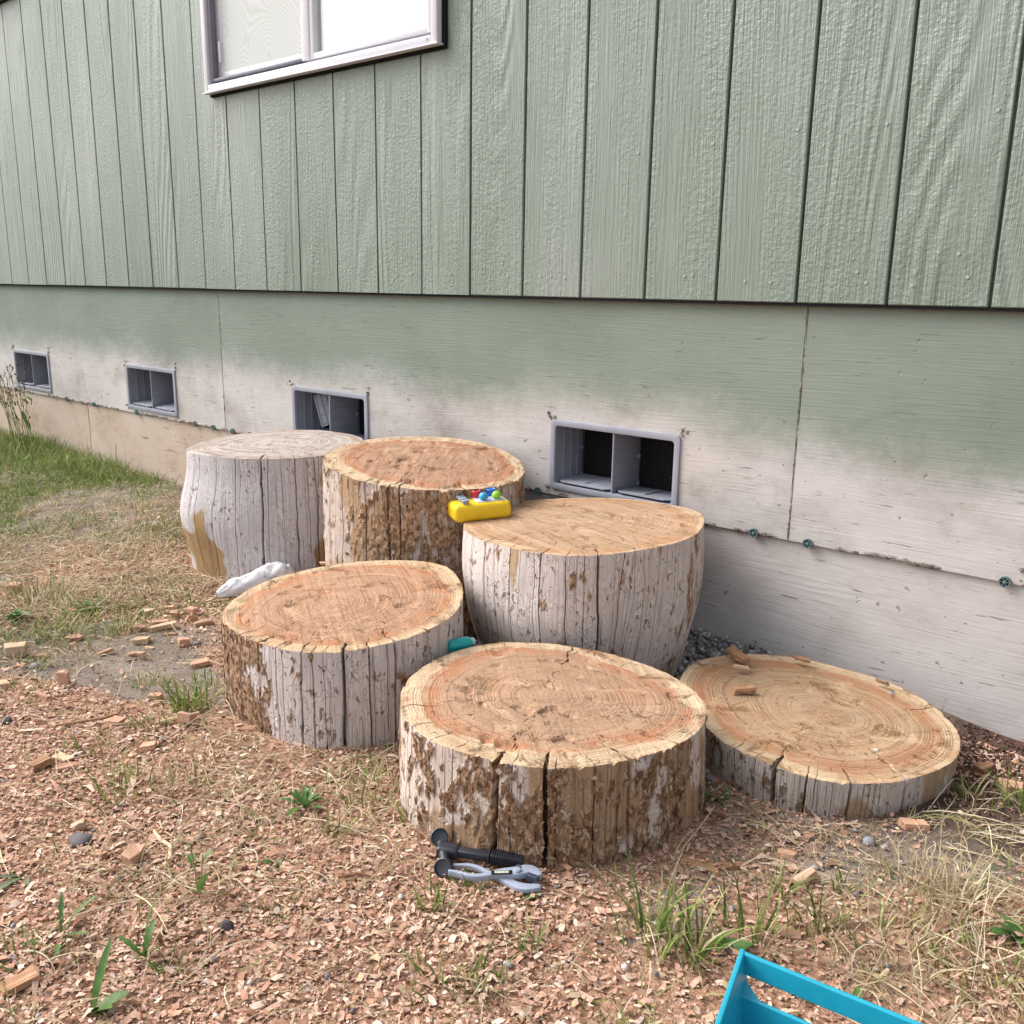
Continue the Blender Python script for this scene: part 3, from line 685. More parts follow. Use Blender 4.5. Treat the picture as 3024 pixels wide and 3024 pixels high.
    along, across = xr*math.cos(sawd)+yr*math.sin(sawd), -xr*math.sin(sawd)+yr*math.cos(sawd)
    rel = (fbm(along*9, across*70, 0, 3, seed+11)-.5)*.0045+(fbm(xr*5, yr*5, 3, 3, seed+12)-.5)*.006
    torn = sstep(.56, .66, fbm(xr*24, yr*24, 7, 4, seed+13)+.22*sstep(.72, .97, RR)*(barkf(np.sin(AT), np.ones_like(AT)) > .0)-.1)*(-.006)*(rough > .004)
    zr = zpl+(rel+torn)*(1-edge) - dz
    zr = zr*(1-sstep(.94, 1, RR)) + (zpl+(ze[None]-zpl[-1:]))*sstep(.94, 1, RR) - dz*sstep(.94, 1, RR)*0
    zr[-1] = ze; xr[-1] = xe; yr[-1] = ye
    # ring coordinate measured from an off-centre pith
    px, py = pith[0]*R0, pith[1]*R0
    vx, vy = xr0-px, yr0-py; dd_ = np.hypot(vx, vy); th = np.arctan2(vy, vx)
    rimth = np.arctan2(ye-py, xe-px); rimd = np.hypot(xe-px, ye-py); o_ = np.argsort(rimth)
    rn = dd_/np.interp(th, rimth[o_], rimd[o_], period=2*math.pi)
    rn = rn+(fbm(xr0*5, yr0*5, 1, 3, seed+14)-.5)*.10*rn*(1.05-rn)
    m2 = len(rf); i, j = np.meshgrid(np.arange(m2-1), np.arange(n), indexing='ij'); q = (i*n+j).ravel(); q2 = (i*n+(j+1) % n).ravel()
    mobj('cut_face', np.stack([xr, yr, zr], -1).reshape(-1, 3), np.stack([q, q2, q2+n, q+n], 1), mt, st, True, {'rn': rn, 'ang': (th/(2*math.pi)+.5)})
    return st
gs = lambda s, h, cs, ch, ws, wh: np.exp(-((s-cs)/ws)**2-((h-ch)/wh)**2)
def thin(rs, taken, n):
    out = []
    for s in rs.uniform(-.97, .97, n*3):
        if all(abs(s-t) > .05 for t in taken): out.append((float(s), .9, 6, .05)); taken.append(s)
        if len(out) == n: break
    return out
tk = np.random.default_rng(5)
HEART, SAP, LINE = (.42, .25, .15), (.56, .42, .275), (.25, .125, .06)
PALE = (.56, .485, .445)
def C(lst, n=6): return lst+thin(tk, [q[0] for q in lst], n)

S1 = make_stump('weathered grey stump with smooth bulging side and tan scars, farthest back at the left',
    (-2.530, -.294), .385, (.02, .02), [.292,.285,.278,.272,.268,.268,.27,.269,.269,.27,.274,.283,.293,.296,.292,.285,.281,.276,.271,.267,.266,.266,.269,.275,.282,.282,.275,.268,.266,.268,.272,.278,.285,.291,.295,.297],
    [(0, 1.0), (.2, 1.02), (.5, 1.035), (.7, 1.02), (.85, .995), (1, 1)], -.02,
    C([(-.70, 1.8, 14, .06), (-.48, 1.7, 12, .06), (-.2, 3.6, 30, .05), (.16, 1.8, 14, .04), (.36, 2.2, 16, .04), (.62, 1.6, 12, .05), (-.86, 1.3, 10, .04)], 5), [], 101,
    lambda s, h: -.22+0*s, lambda s, h: -.35+.80*gs(s, h, -.82, .20, .26, .36)+.75*gs(s, h, .55, .10, .28, .42)+.65*gs(s, h, .60, .88, .16, .26), .012, .001, (.05, .05, .3),
    mat_side('weathered_grey_log', (.55, .52, .53), (.46, .42, .41), (.22, .13, .08), (.38, .245, .12), .0, .2),
    mat_cut('weathered_grey_cut', (.46, .40, .36), (.50, .45, .41), (.25, .20, .17), 26, .98, .2, .15, (.3, .2, .15), .5, .95),
    lambda s, h: .075*gs(s, h, -.95, .50, .5, .24)+.03*gs(s, h, .9, .3, .4, .3))
S2 = make_stump('tall stump with thick flaking bark on its front, behind the yellow toy',
    (-1.845, -.293), .419, (-.08, .02), [.29,.287,.281,.274,.267,.264,.263,.266,.271,.279,.288,.296,.3,.297,.291,.287,.284,.28,.276,.273,.272,.272,.274,.278,.281,.28,.277,.276,.278,.279,.281,.285,.285,.284,.286,.29],
    [(0, 1.0), (.5, 1.01), (1, 1)], -.02,
    C([(-.78, 2, 14, .08), (-.32, 3.2, 24, .1), (-.22, 2.6, 20, .08), (.37, 3.0, 24, .09), (.56, 2.4, 18, .07), (.77, 2, 14, .06), (-.55, 2.6, 14, .05)], 6), [(150, 1.6, 10, .45), (-155, 1.4, 8, .2)], 202,
    lambda s, h: -.09+.18*gs(s, h, -.25, .6, .34, .9)+.18*gs(s, h, .25, .35, .40, .8)+.05*gs(s, h, .8, .3, .3, .6), lambda s, h: -.2+.3*gs(s, h, -.2, .9, .4, .3), .012, .011, (.08, .12, 2.3),
    mat_side('flaking_bark_log', (.54, .45, .40), (.42, .30, .22), (.27, .16, .09), (.42, .28, .17), .9, .7),
    mat_cut('fresh_cut_red', (.40, .24, .155), SAP, LINE, 30, .84, 1.0, .55), None, 700)
S3 = make_stump('tall stump with a bulging smooth side that tapers in below, under the yellow toy',
    (-1.304, -.292), .340, (.04, .02), [.283,.282,.28,.282,.288,.298,.301,.294,.286,.284,.284,.284,.283,.282,.283,.287,.291,.295,.296,.295,.292,.29,.288,.285,.283,.281,.279,.28,.286,.294,.301,.299,.291,.284,.281,.282],
    [(0, .885), (.15, .915), (.35, .96), (.6, 1.0), (.8, 1.02), (1, 1)], -.02,
    C([(-.78, 2.6, 12, .03), (-.55, 1.5, 10, .03), (-.29, 1.8, 14, .05), (.12, 3.0, 26, .06), (-.1, 1.5, 10, .03), (.30, 1.6, 10, .05), (.47, 1.8, 14, .05), (.75, 2.4, 18, .05)], 7), [(-168, 1.3, 8, .3)], 303,
    lambda s, h: -.16+.14*gs(s, h, .9, .7, .12, .6)+.05*gs(s, h, .2, .55, .5, .3), lambda s, h: -.20+.36*gs(s, h, .1, .0, 1.2, .34)+.35*gs(s, h, -.52, .93, .05, .25), .020, .003, (-.25, .05, .25),
    mat_side('smooth_pale_log', (.60, .53, .50), (.49, .40, .34), (.25, .14, .075), (.43, .31, .20), .35, .35),
    mat_cut('fresh_cut_pale', (.43, .29, .19), (.55, .41, .27), (.36, .19, .09), 17, .93, .3, .9, (.40, .20, .10), .8),
    lambda s, h: .05*gs(s, h, -.3, .55, .35, .22)-.05*gs(s, h, .35, .25, .3, .2)+.03*gs(s, h, .85, .5, .2, .2)-.05*gs(s, h, -.95, .1, .4, .25))
S4 = make_stump('stump of medium height with beetle-bored pale side, beside the white driftwood',
    (-1.547, -.814), .214, (.02, .08), [.264,.262,.258,.253,.249,.249,.253,.261,.27,.277,.276,.27,.264,.26,.258,.258,.258,.26,.264,.265,.265,.266,.268,.269,.265,.257,.251,.25,.253,.26,.268,.272,.272,.271,.27,.267],
    [(0, 1.0), (.5, 1.0), (1, 1)], -.02,
    C([(-.87, 2, 16, .08), (-.71, 2.4, 18, .1), (-.555, 1.8, 14, .06), (-.355, 2.2, 18, .1), (-.28, 1.4, 10, .03), (-.06, 3.4, 30, .08), (.13, 1.9, 14, .06), (.32, 3.0, 26, .18), (.58, 2.4, 20, .12), (.83, 1.8, 14, .1)], 8), [(95, 1.5, 12, .55), (120, 1.0, 8, .1), (-160, 1.0, 8, .1)], 404,
    lambda s, h: -.13+.24*sstep(-.5, -.85, s)+.05*gs(s, h, -.3, .3, .5, .5), lambda s, h: -.25+.3*sstep(-.7, -.95, s)+.1*gs(s, h, 0, 0, 1, .15), .010, .007, (-.02, -.18, .35),
    mat_side('bored_pale_log', (.60, .535, .515), (.49, .41, .37), (.22, .12, .065), (.50, .34, .18), .55, 1.0),
    mat_cut('fresh_cut_orange', (.41, .25, .16), (.56, .41, .26), LINE, 34, .86, .55, .7), None, 240)
S5 = make_stump('widest stump in front with brown bark patches and a long crack across its cut',
    (-.981, -.816), .165, (.0, -.04), [.271,.275,.278,.28,.281,.28,.275,.272,.269,.266,.266,.269,.274,.279,.284,.288,.287,.281,.273,.268,.266,.267,.267,.268,.27,.275,.28,.281,.278,.277,.28,.28,.275,.269,.267,.268],
    [(0, 1.03), (.4, 1.015), (1, 1)], -.02,
    C([(-.95, 2.2, 18, .1), (-.82, 2.0, 16, .04), (-.53, 1.3, 8, .03), (-.29, 4.6, 36, .1), (.0, 4.2, 34, .07), (.06, 1.4, 10, .04), (.27, 1.5, 10, .03), (.48, 3.8, 30, .06), (.78, 2.4, 20, .05), (.886, 1.8, 14, .05), (.97, 1.5, 12, .04)], 5),
    [(170, 2.6, 18, .95), (62, 1.3, 9, .14), (100, 1.2, 9, .12), (140, 1.2, 8, .1), (-150, 1.2, 8, .12), (-120, 1.2, 8, .1), (200, 1.0, 8, .1)], 505,
    lambda s, h: -.085+.15*gs(s, h, -.24, .40, .40, 1.2)+.10*gs(s, h, .35, .15, .35, .6)+.12*gs(s, h, .68, .55, .14, .6), lambda s, h: -.08+.24*gs(s, h, -.05, .3, .55, 1.2), .010, .010, (0, .02, .9),
    mat_side('brown_patched_log', (.60, .50, .44), (.48, .35, .26), (.19, .10, .055), (.36, .225, .135), .8, .4),
    mat_cut('fresh_cut_tan', (.40, .255, .165), (.57, .43, .285), LINE, 36, .83, .75, .45), None, 560)
S6 = make_stump('thin log slice lying flat against the wall, lowest of the steps',
    (-.684, -.329), .065, (-.06, -.02), [.268,.27,.272,.274,.274,.275,.275,.275,.27,.264,.261,.264,.269,.272,.275,.278,.281,.284,.283,.279,.271,.264,.258,.257,.26,.264,.27,.274,.279,.284,.284,.279,.273,.268,.265,.265],
    [(0, .965), (.5, .99), (1, 1)], -.022,
    C([(-.2, 4.6, 30, .10), (0.0, 2.0, 14, .02), (.26, 2.2, 16, .03), (.62, 4.4, 30, .45), (-.48, 1.6, 10, .04), (.45, 1.4, 10, .03)], 7), [(80, 2.4, 14, .1), (95, 2.0, 12, .1), (120, 2.4, 14, .16), (-75, 1.4, 8, .3), (-100, 1.2, 8, .2)], 606,
    lambda s, h: -.12+.14*sstep(-.3, -.7, s), lambda s, h: -.2+.3*sstep(-.35, -.6, s)+.35*sstep(.68, .8, s), .006, .004, (.14, .02, .95),
    mat_side('thin_slice_log', (.52, .45, .41), (.40, .31, .25), (.17, .10, .06), (.38, .27, .18), .6, .4),
    mat_cut('fresh_cut_yellow', (.41, .28, .175), (.56, .42, .27), (.30, .15, .065), 30, .86, -.5, .4, (.42, .17, .08), .6, .85))
# ------------------------------------------------------------------ loose ground cover
STUMPS = [(-2.530, -.294, .29), (-1.845, -.293, .285), (-1.304, -.292, .25), (-1.547, -.814, .265), (-.981, -.816, .28), (-.684, -.329, .272)]
def outside(x, y, pad=0.0):
    ok = np.ones(x.shape, bool)
    for cx, cy, r in STUMPS: ok &= np.hypot(x-cx, y-cy) > r+pad
    return ok
def scatter_chips(name, N, box, mask, size, label, seed):
    r = np.random.default_rng(seed)
    x = r.uniform(box[0], box[1], N); y = r.uniform(box[2], box[3], N)
    keep = (r.random(N) < mask(x, y)) & outside(x, y, .004); x, y = x[keep], y[keep]; n = len(x)
    L = size*np.exp(r.normal(0, .5, n)); W = np.minimum(L*r.uniform(.22, .8, n), .009)
    yaw = r.uniform(0, 2*np.pi, n); tl = r.normal(0, .22, n); tw = r.normal(0, .27, n); bend = r.normal(0, .12, n)*L
    u = np.stack([np.cos(yaw)*np.cos(tl), np.sin(yaw)*np.cos(tl), np.sin(tl)], 1)
    v0 = np.stack([-np.sin(yaw), np.cos(yaw), np.zeros(n)], 1); w0 = np.cross(u, v0)
    v = v0*np.cos(tw)[:, None]+w0*np.sin(tw)[:, None]; nn = np.cross(u, v)
    c = np.stack([x, y, G(x, y)+.0015+np.abs(r.normal(0, .0028, n))+np.abs(np.sin(tl))*L*.3], 1)
    P = []
    for a in (-.5, 0, .5):
        k = 1.0 if a == 0 else r.uniform(.35, 1, n)
        for b in (-.5, .5):
            P.append(c+u*(L*(a+r.normal(0, .07, n)))[:, None]+v*(W*b*k)[:, None]+nn*(bend*(1 if a == 0 else 0))[:, None])
    V = np.stack(P, 1).reshape(-1, 3); b = np.arange(n)*6
    F = np.concatenate([np.stack([b, b+2, b+3, b+1], 1), np.stack([b+2, b+4, b+5, b+3], 1)])
    col = palette(n, [(.44, .245, .165), (.55, .34, .25), (.63, .43, .33), (.72, .56, .455), (.24, .12, .075), (.49, .37, .235)], [.28, .3, .2, .08, .10, .05], r)
    o = mobj(name, V, F, M_CHIP, None, False, None, np.repeat(col, 6, 0)); return tag(o, label, None, None, 'stuff')
scatter_chips('long_shavings', 26000, (-3.3, .2, -1.95, -.1), lambda x, y: np.clip(chipmask(x, y)*1.25-.16, 0.03, 1)*.6, .0105, 'longer wood shavings lying on the finer chips', 4)
scatter_chips('wood_chips', 400000, (-3.5, .25, -1.95, -.04), lambda x, y: np.clip(chipmask(x, y)*1.25-.16, 0.03, 1)*np.clip(2.3/np.hypot(x, y+2.06)**1.1, .3, 1), .0050, 'reddish wood chips strewn over the soil', 3)

def pebbles(name, x, y, z, rad, cols, mat, label):
    bm = bmesh.new(); bmesh.ops.create_icosphere(bm, subdivisions=1, radius=1); bm.verts.index_update()
    bv = np.array([v.co[:] for v in bm.verts]); bf = np.array([[v.index for v in f.verts] for f in bm.faces]); bm.free()
    r = np.random.default_rng(12); n = len(x); q = r.normal(size=(n, 4)); q /= np.linalg.norm(q, axis=1)[:, None]
    a, b, c, d = q.T
    R = np.stack([np.stack([1-2*(c*c+d*d), 2*(b*c-a*d), 2*(b*d+a*c)], -1), np.stack([2*(b*c+a*d), 1-2*(b*b+d*d), 2*(c*d-a*b)], -1), np.stack([2*(b*d-a*c), 2*(c*d+a*b), 1-2*(b*b+c*c)], -1)], 1)
    S_ = rad[:, None]*np.stack([r.uniform(.9, 1.4, n), r.uniform(.75, 1.05, n), r.uniform(.5, .8, n)], 1)
    V = bv[None]*(1+r.normal(0, .10, (n, len(bv), 1)))*S_[:, None, :]
    V = np.einsum('nij,nkj->nki', R, V)+np.stack([x, y, z], 1)[:, None, :]
    F = (bf[None]+(np.arange(n)*len(bv))[:, None, None]).reshape(-1, 3)
    o = mobj(name, V.reshape(-1, 3), F, mat, None, True, None, np.repeat(cols, len(bv), 0)); return tag(o, label, None, None, 'stuff')
M_PEB = mat_vcol('gravel_stone', .75, .25, 0, 300)
r = np.random.default_rng(21)
x = r.uniform(-2.35, -.72, 9000); y = r.uniform(-.68, .026, 9000)
zone = ((y > -.20-.10*(x+1.2)**2) & (x < -.86)) | ((x > -1.75) & (x < -1.05) & (y > -.62)) | ((x > -1.02) & (x < -.66) & (y < -.42) & (y > -.62) & (r.random(9000) < .35))
k = zone & outside(x, y, -.004); x, y = x[k], y[k]; n = len(x)
pebbles('gravel', x, y, G(x, y)+r.uniform(-.003, .016, n), r.uniform(.0045, .0095, n),
        palette(n, [(.27, .26, .27), (.36, .35, .36), (.20, .19, .20), (.45, .43, .42), (.28, .21, .19)], [.35, .3, .2, .1, .05], r, .1), M_PEB, 'grey pea gravel between the stumps and the wall')
x = r.uniform(-2.9, -.1, 420); y = r.uniform(-1.8, -.3, 420); k = outside(x, y, .01); x, y = x[k], y[k]; n = len(x)
pebbles('loose_pebbles', x, y, G(x, y)+.003, r.uniform(.002, .0062, n), palette(n, [(.40, .38, .38), (.22, .20, .21), (.58, .54, .50), (.16, .13, .13)], [.4, .3, .15, .15], r, .1), M_PEB, 'small loose pebbles scattered over the soil')

x = r.uniform(-3.2, -.05, 9000); y = r.uniform(-1.85, -.02, 9000); k = outside(x, y, .004) & ((chipmask(x, y) < .45) | (r.random(9000) < .12)); x, y = x[k], y[k]; n = len(x)
pebbles('soil_crumbs', x, y, G(x, y)+.0005, r.uniform(.001, .0034, n), palette(n, [(.20, .15, .12), (.28, .22, .18), (.13, .09, .07), (.36, .30, .25)], [.4, .3, .2, .1], r, .12), M_PEB, 'crumbs of soil on the bare patches of ground')
x = r.uniform(-.66, .25, 4200); y = r.uniform(-.40, .024, 4200); k = outside(x, y, .002); x, y = x[k], y[k]; n = len(x)
pebbles('soil_clods', x, y, G(x, y)+r.uniform(-.001, .004, n), r.uniform(.0015, .0075, n)*r.uniform(.4, 1, n), palette(n, [(.085, .05, .038), (.13, .08, .06), (.06, .035, .028), (.22, .14, .10), (.40, .25, .18)], [.38, .28, .18, .1, .06], r, .12), M_PEB, 'dark clods of dug soil beside the log slice')
GREENS = [(.12, .185, .04), (.19, .26, .06), (.28, .335, .095), (.35, .375, .14)]
DRYS = [(.50, .40, .24), (.60, .50, .33), (.40, .30, .17), (.66, .58, .42)]
def blades(x, y, h, wid, lean, yaw, r, z=None, seg=4, droop=.35):
    """upright curved blades; returns vertices, quads"""
    n = len(x); z = G(x, y)-.003 if z is None else z
    d = np.stack([np.cos(yaw), np.sin(yaw), np.zeros(n)], 1); s = np.stack([-np.sin(yaw), np.cos(yaw), np.zeros(n)], 1)
    tw = r.uniform(-1.2, 1.2, n); s = s*np.cos(tw)[:, None]+d*np.sin(tw)[:, None]
    b = np.stack([x, y, z], 1); P = []
    for i in range(seg+1):
        t = i/seg; p = b+d*(h*lean*t**1.6)[:, None]; p[:, 2] += h*(t-droop*np.clip(lean, 0, 2)*t*t); ww = wid*(1-t)**.6*.5+.00015
        p[:, 2] = np.maximum(p[:, 2], z+.004*t)
        P += [p-s*ww[:, None], p+s*ww[:, None]]
    k = 2*(seg+1); V = np.stack(P, 1).reshape(-1, 3); a = np.arange(n)*k
    F = np.concatenate([np.stack([a+2*i, a+2*i+1, a+2*i+3, a+2*i+2], 1) for i in range(seg)])
    return V, F, k
r = np.random.default_rng(31)
N = 75000; x = r.uniform(-6.3, -1.95, N); y = r.uniform(-1.5, .015, N)
k = (r.random(N) < grassmask(x, y)) & outside(x, y, .0); x, y = x[k], y[k]; n = len(x)
tall = sstep(-3.4, -4.6, x)*sstep(-.5, -.05, y)
h = r.uniform(.014, .042, n)*(1+1.3*tall)*(.7+.8*fbm(x*6, y*6, 0, 2, 5)); green = fbm(x*3, y*3, 2, 3, 77)+.25*sstep(-2.9, -3.8, x)+.1*tall
col = np.where((r.random(n) < sstep(.44, .74, green))[:, None], palette(n, GREENS, [.25, .35, .3, .1], r), palette(n, DRYS, [.4, .3, .2, .1], r))
V, F, kk = blades(x, y, h, r.uniform(.0022, .0042, n), r.uniform(.2, 1.3, n), r.uniform(0, 6.28, n), r)
tag(mobj('lawn_grass', V, F, M_GRASS, None, True, None, np.repeat(col, kk, 0)), 'patchy green and dry lawn grass at the left, up to the wall', None, None, 'stuff')
# straw and dead grass lying about
def straw(name, N, seed, box, mask, Lr, label, wid=(.0011, .0024), clump=0):
    r = np.random.default_rng(seed); x = r.uniform(box[0], box[1], N); y = r.uniform(box[2], box[3], N)
    k = (r.random(N) < mask(x, y)) & outside(x, y, .01); x, y = x[k], y[k]; n = len(x)
    L = r.uniform(Lr[0], Lr[1], n)*np.exp(r.normal(0, .3, n)); yaw = r.uniform(0, 6.28, n)+1.2*(fbm(x*4, y*4, 0, 2, seed)-.5); curv = r.normal(0, 1.0, n)
    arch = np.abs(r.normal(0, .10, n))*L; w = r.uniform(wid[0], wid[1], n); P = []; seg = 6
    px, py = x.copy(), y.copy()
    for i in range(seg+1):
        t = i/seg; a = yaw+curv*(t-.5); nx, ny = -np.sin(a), np.cos(a)
        z = np.maximum(G(px, py), G(px+nx*.001, py))+.004+arch*4*t*(1-t)+np.abs(r.normal(0, .0012, n))
        ww = w*(1-.6*t)*.5
        P += [np.stack([px-nx*ww, py-ny*ww, z-ww*.5], 1), np.stack([px+nx*ww, py+ny*ww, z+ww*.5], 1)]
        ok = outside(px+np.cos(a)*L/seg, py+np.sin(a)*L/seg, .004)
        px = px+np.where(ok, np.cos(a)*L/seg, 0); py = np.minimum(py+np.where(ok, np.sin(a)*L/seg, 0), .015)
    kq = 2*(seg+1); V = np.stack(P, 1).reshape(-1, 3); a = np.arange(n)*kq
    F = np.concatenate([np.stack([a+2*i, a+2*i+1, a+2*i+3, a+2*i+2], 1) for i in range(seg)])
    col = palette(n, DRYS+[(.24, .25, .09)], [.35, .3, .2, .12, .08], r)
    tag(mobj(name, V, F, M_GRASS, None, True, None, np.repeat(col, kq, 0)), label, None, None, 'stuff')
sm = lambda x, y: np.clip(.16+1.2*sstep(.46, .64, fbm(x*4.2, y*4.2, 8, 3, 91)), 0, 1)*(1-.85*sstep(-.34, -.2, y)*sstep(-2.4, -2.2, x))
straw('dry_straw', 21000, 41, (-3.2, .15, -1.95, -.15), sm, (.035, .13), 'dry straw and dead grass lying over the wood chips')
# thatch of dead grass matted at the left and at the right edge
em = lambda x, y: np.clip(.9*sstep(-2.1, -2.8, x)+.9*np.exp(-((x+.38)/.16)**2-((y+.74)/.16)**2)+.7*np.exp(-((x+1.18)/.12)**2-((y+1.05)/.08)**2)+.5*np.exp(-((x+1.42)/.16)**2-((y+1.20)/.06)**2)+.6*np.exp(-((x+.3)/.14)**2-((y+.46)/.06)**2)+.5*np.exp(-((x+2.26)/.09)**2-((y+.63)/.07)**2), 0, 1)
straw('dead_thatch', 26000, 43, (-5.4, .1, -1.5, -.02), em, (.02, .07), 'matted pale dead grass at the lawn edge and near the toy box')

# small green sprouts coming up through the chips
r = np.random.default_rng(57); N = 5200; x = r.uniform(-2.6, -.05, N); y = r.uniform(-1.85, -.45, N)
k = (r.random(N) < sstep(.60, .72, fbm(x*7, y*7, 2.2, 3, 58))*.8+.015) & outside(x, y, .01); x, y = x[k], y[k]; n = len(x)
V, F, kk = blades(x, y, r.uniform(.012, .040, n), r.uniform(.0018, .0034, n), r.uniform(.2, 1.2, n), r.uniform(0, 6.28, n), r)
tag(mobj('sparse_sprouts', V, F, M_GRASS, None, True, None, np.repeat(np.where((r.random(n) < .4)[:, None], palette(n, DRYS, [.4, .3, .2, .1], r), palette(n, GREENS, [.3, .35, .25, .1], r)), kk, 0)), 'sparse short grass sprouting through the wood chips', None, None, 'stuff')
# ------------------------------------------------------------------ plants
def tuft(label, x, y, n, h, spread, wid, dry, seed, lean=(.15, .9), name='grass_tuft', cat='grass', grp='separate grass tufts in the yard'):
    n = int(n*1.3); wid *= 1.1; r = np.random.default_rng(seed); px = np.clip(r.normal(0, spread, n), -1.5*spread, 1.5*spread); py = np.clip(r.normal(0, spread, n), -1.5*spread, 1.5*spread)
    hh = h*r.uniform(.45, 1.1, n); yaw = np.arctan2(py, px)+r.normal(0, .7, n)
    zz = G(px+x, py+y)-.003
    V, F, k = blades(px, py, hh, wid*r.uniform(.6, 1.2, n), r.uniform(lean[0], lean[1], n), yaw, r, zz, 5)
    col = np.where((r.random(n) < dry)[:, None], palette(n, DRYS, [.4, .3, .2, .1], r), palette(n, GREENS, [.35, .35, .22, .08], r))
    o = mobj(name, V, F, M_GRASS, None, True, None, np.repeat(col, k, 0), loc=(x, y, 0)); return tag(o, label, cat, grp)
TUFTS = [
 (-2.670, -1.013, 60, .085, .045, .003, .3, 'tall green grass clump beside the cube offcut at the far left'),
 (-2.362, -1.116, 34, .06, .035, .003, .55, 'half dry grass tuft behind the flat offcut on the bare soil'),
 (-2.260, -.979, 46, .065, .030, .003, .45, 'upright olive grass tuft left of the offcut pile'),
 (-2.194, -1.226, 24, .04, .02, .003, .2, 'short green tuft in front of the long flat offcut at the left edge'),
 (-2.049, -1.330, 40, .045, .045, .003, .3, 'low spreading green tuft at the left edge below the bare soil'),
 (-1.893, -1.104, 26, .055, .022, .003, .5, 'thin grass tuft at the front edge of the bare soil patch'),
 (-1.726, -1.104, 80, .085, .026, .0032, .1, 'dense bright green grass tuft left of the beetle-bored stump'),
 (-1.695, -1.202, 36, .045, .022, .003, .15, 'small round green tuft behind the lone leaning offcut'),
 (-1.811, -1.003, 34, .05, .03, .003, .35, 'wispy green tuft against the left foot of the bored stump'),
 (-1.693, -1.341, 34, .045, .022, .003, .2, 'small bright tuft right of the two crossed offcuts'),
 (-1.504, -1.379, 50, .06, .032, .003, .35, 'green and straw coloured tuft in the left foreground chips'),
 (-1.435, -1.301, 36, .055, .03, .003, .65, 'mostly dry tuft in front of the bored stump'),
 (-1.176, -1.673, 34, .04, .035, .003, .3, 'low green tuft at the bottom left edge'),
 (-1.031, -1.546, 12, .04, .01, .0035, .1, 'tiny green sprig right of the tall lobed weed'),
 (-1.025, -1.374, 26, .04, .02, .0028, .4, 'small thin tuft left of centre in the foreground'),
 (-1.191, -1.070, 60, .07, .045, .003, .5, 'shaggy tuft of green and dead grass between the two front stumps'),
 (-1.125, -1.200, 18, .045, .012, .003, .3, 'small tuft in the chips left of the toy hammer'),
 (-1.055, -1.089, 12, .055, .008, .004, .0, 'single green sprig at the left foot of the widest stump'),
 (-.866, -1.226, 18, .045, .012, .004, .05, 'small bright green sprig in front of the toy pliers'),
 (-.853, -1.150, 24, .03, .012, .003, .1, 'green grass poking up between the handles of the toy pliers'),
 (-.753, -1.318, 40, .05, .035, .0032, .3, 'flattened green tuft in the middle foreground'),
 (-.700, -1.294, 20, .045, .018, .0032, .3, 'sparse tuft right of the middle foreground'),
 (-.709, -1.194, 18, .055, .012, .003, .3, 'thin upright tuft below the jaws of the toy pliers'),
 (-.595, -1.056, 30, .11, .022, .0045, .05, 'long bladed green grass clump left of the turquoise toy box'),
 (-.540, -1.037, 26, .10, .022, .0045, .1, 'second long bladed clump next to the turquoise toy box'),
 (-.495, -.966, 24, .10, .026, .0045, .15, 'green grass clump behind the corner of the turquoise toy box'),
 (-.435, -.867, 26, .07, .02, .0035, .3, 'green tuft behind the far rail of the toy box'),
 (-.508, -.832, 18, .06, .01, .0035, .2, 'small upright tuft beside the offcuts right of the widest stump'),
 (-.439, -.763, 18, .05, .01, .003, .3, 'short tuft just left of the pale dead grass'),
 (-.349, -.687, 90, .06, .045, .0026, .93, 'pale dead grass clump in front of the log slice'),
 (-.285, -.705, 90, .07, .04, .0026, .95, 'bleached dead grass clump near the right edge'),
 (-.220, -.822, 60, .055, .045, .003, .3, 'soft green tuft at the right edge below the leafy plant'),
 (-.353, -.854, 70, .07, .05, .0028, .8, 'tangle of dead grass behind the toy box rail'),
 (-.300, -.279, 40, .10, .025, .004, .25, 'green grass clump on the dark soil at the right edge'),
 (-.372, -.322, 26, .06, .025, .003, .6, 'thin dry tuft at the right end of the log slice'),
 (-.64, -1.42, 30, .06, .03, .0032, .35, 'green and dry tuft at the bottom edge, right of centre'),
 (-.48, -1.26, 34, .06, .03, .0032, .35, 'grass tuft at the bottom edge beside the toy box')]
for i, (x, y, n, h, s, w, d, lab) in enumerate(TUFTS): tuft(lab, x, y, n, h, s, w, d, 900+i)

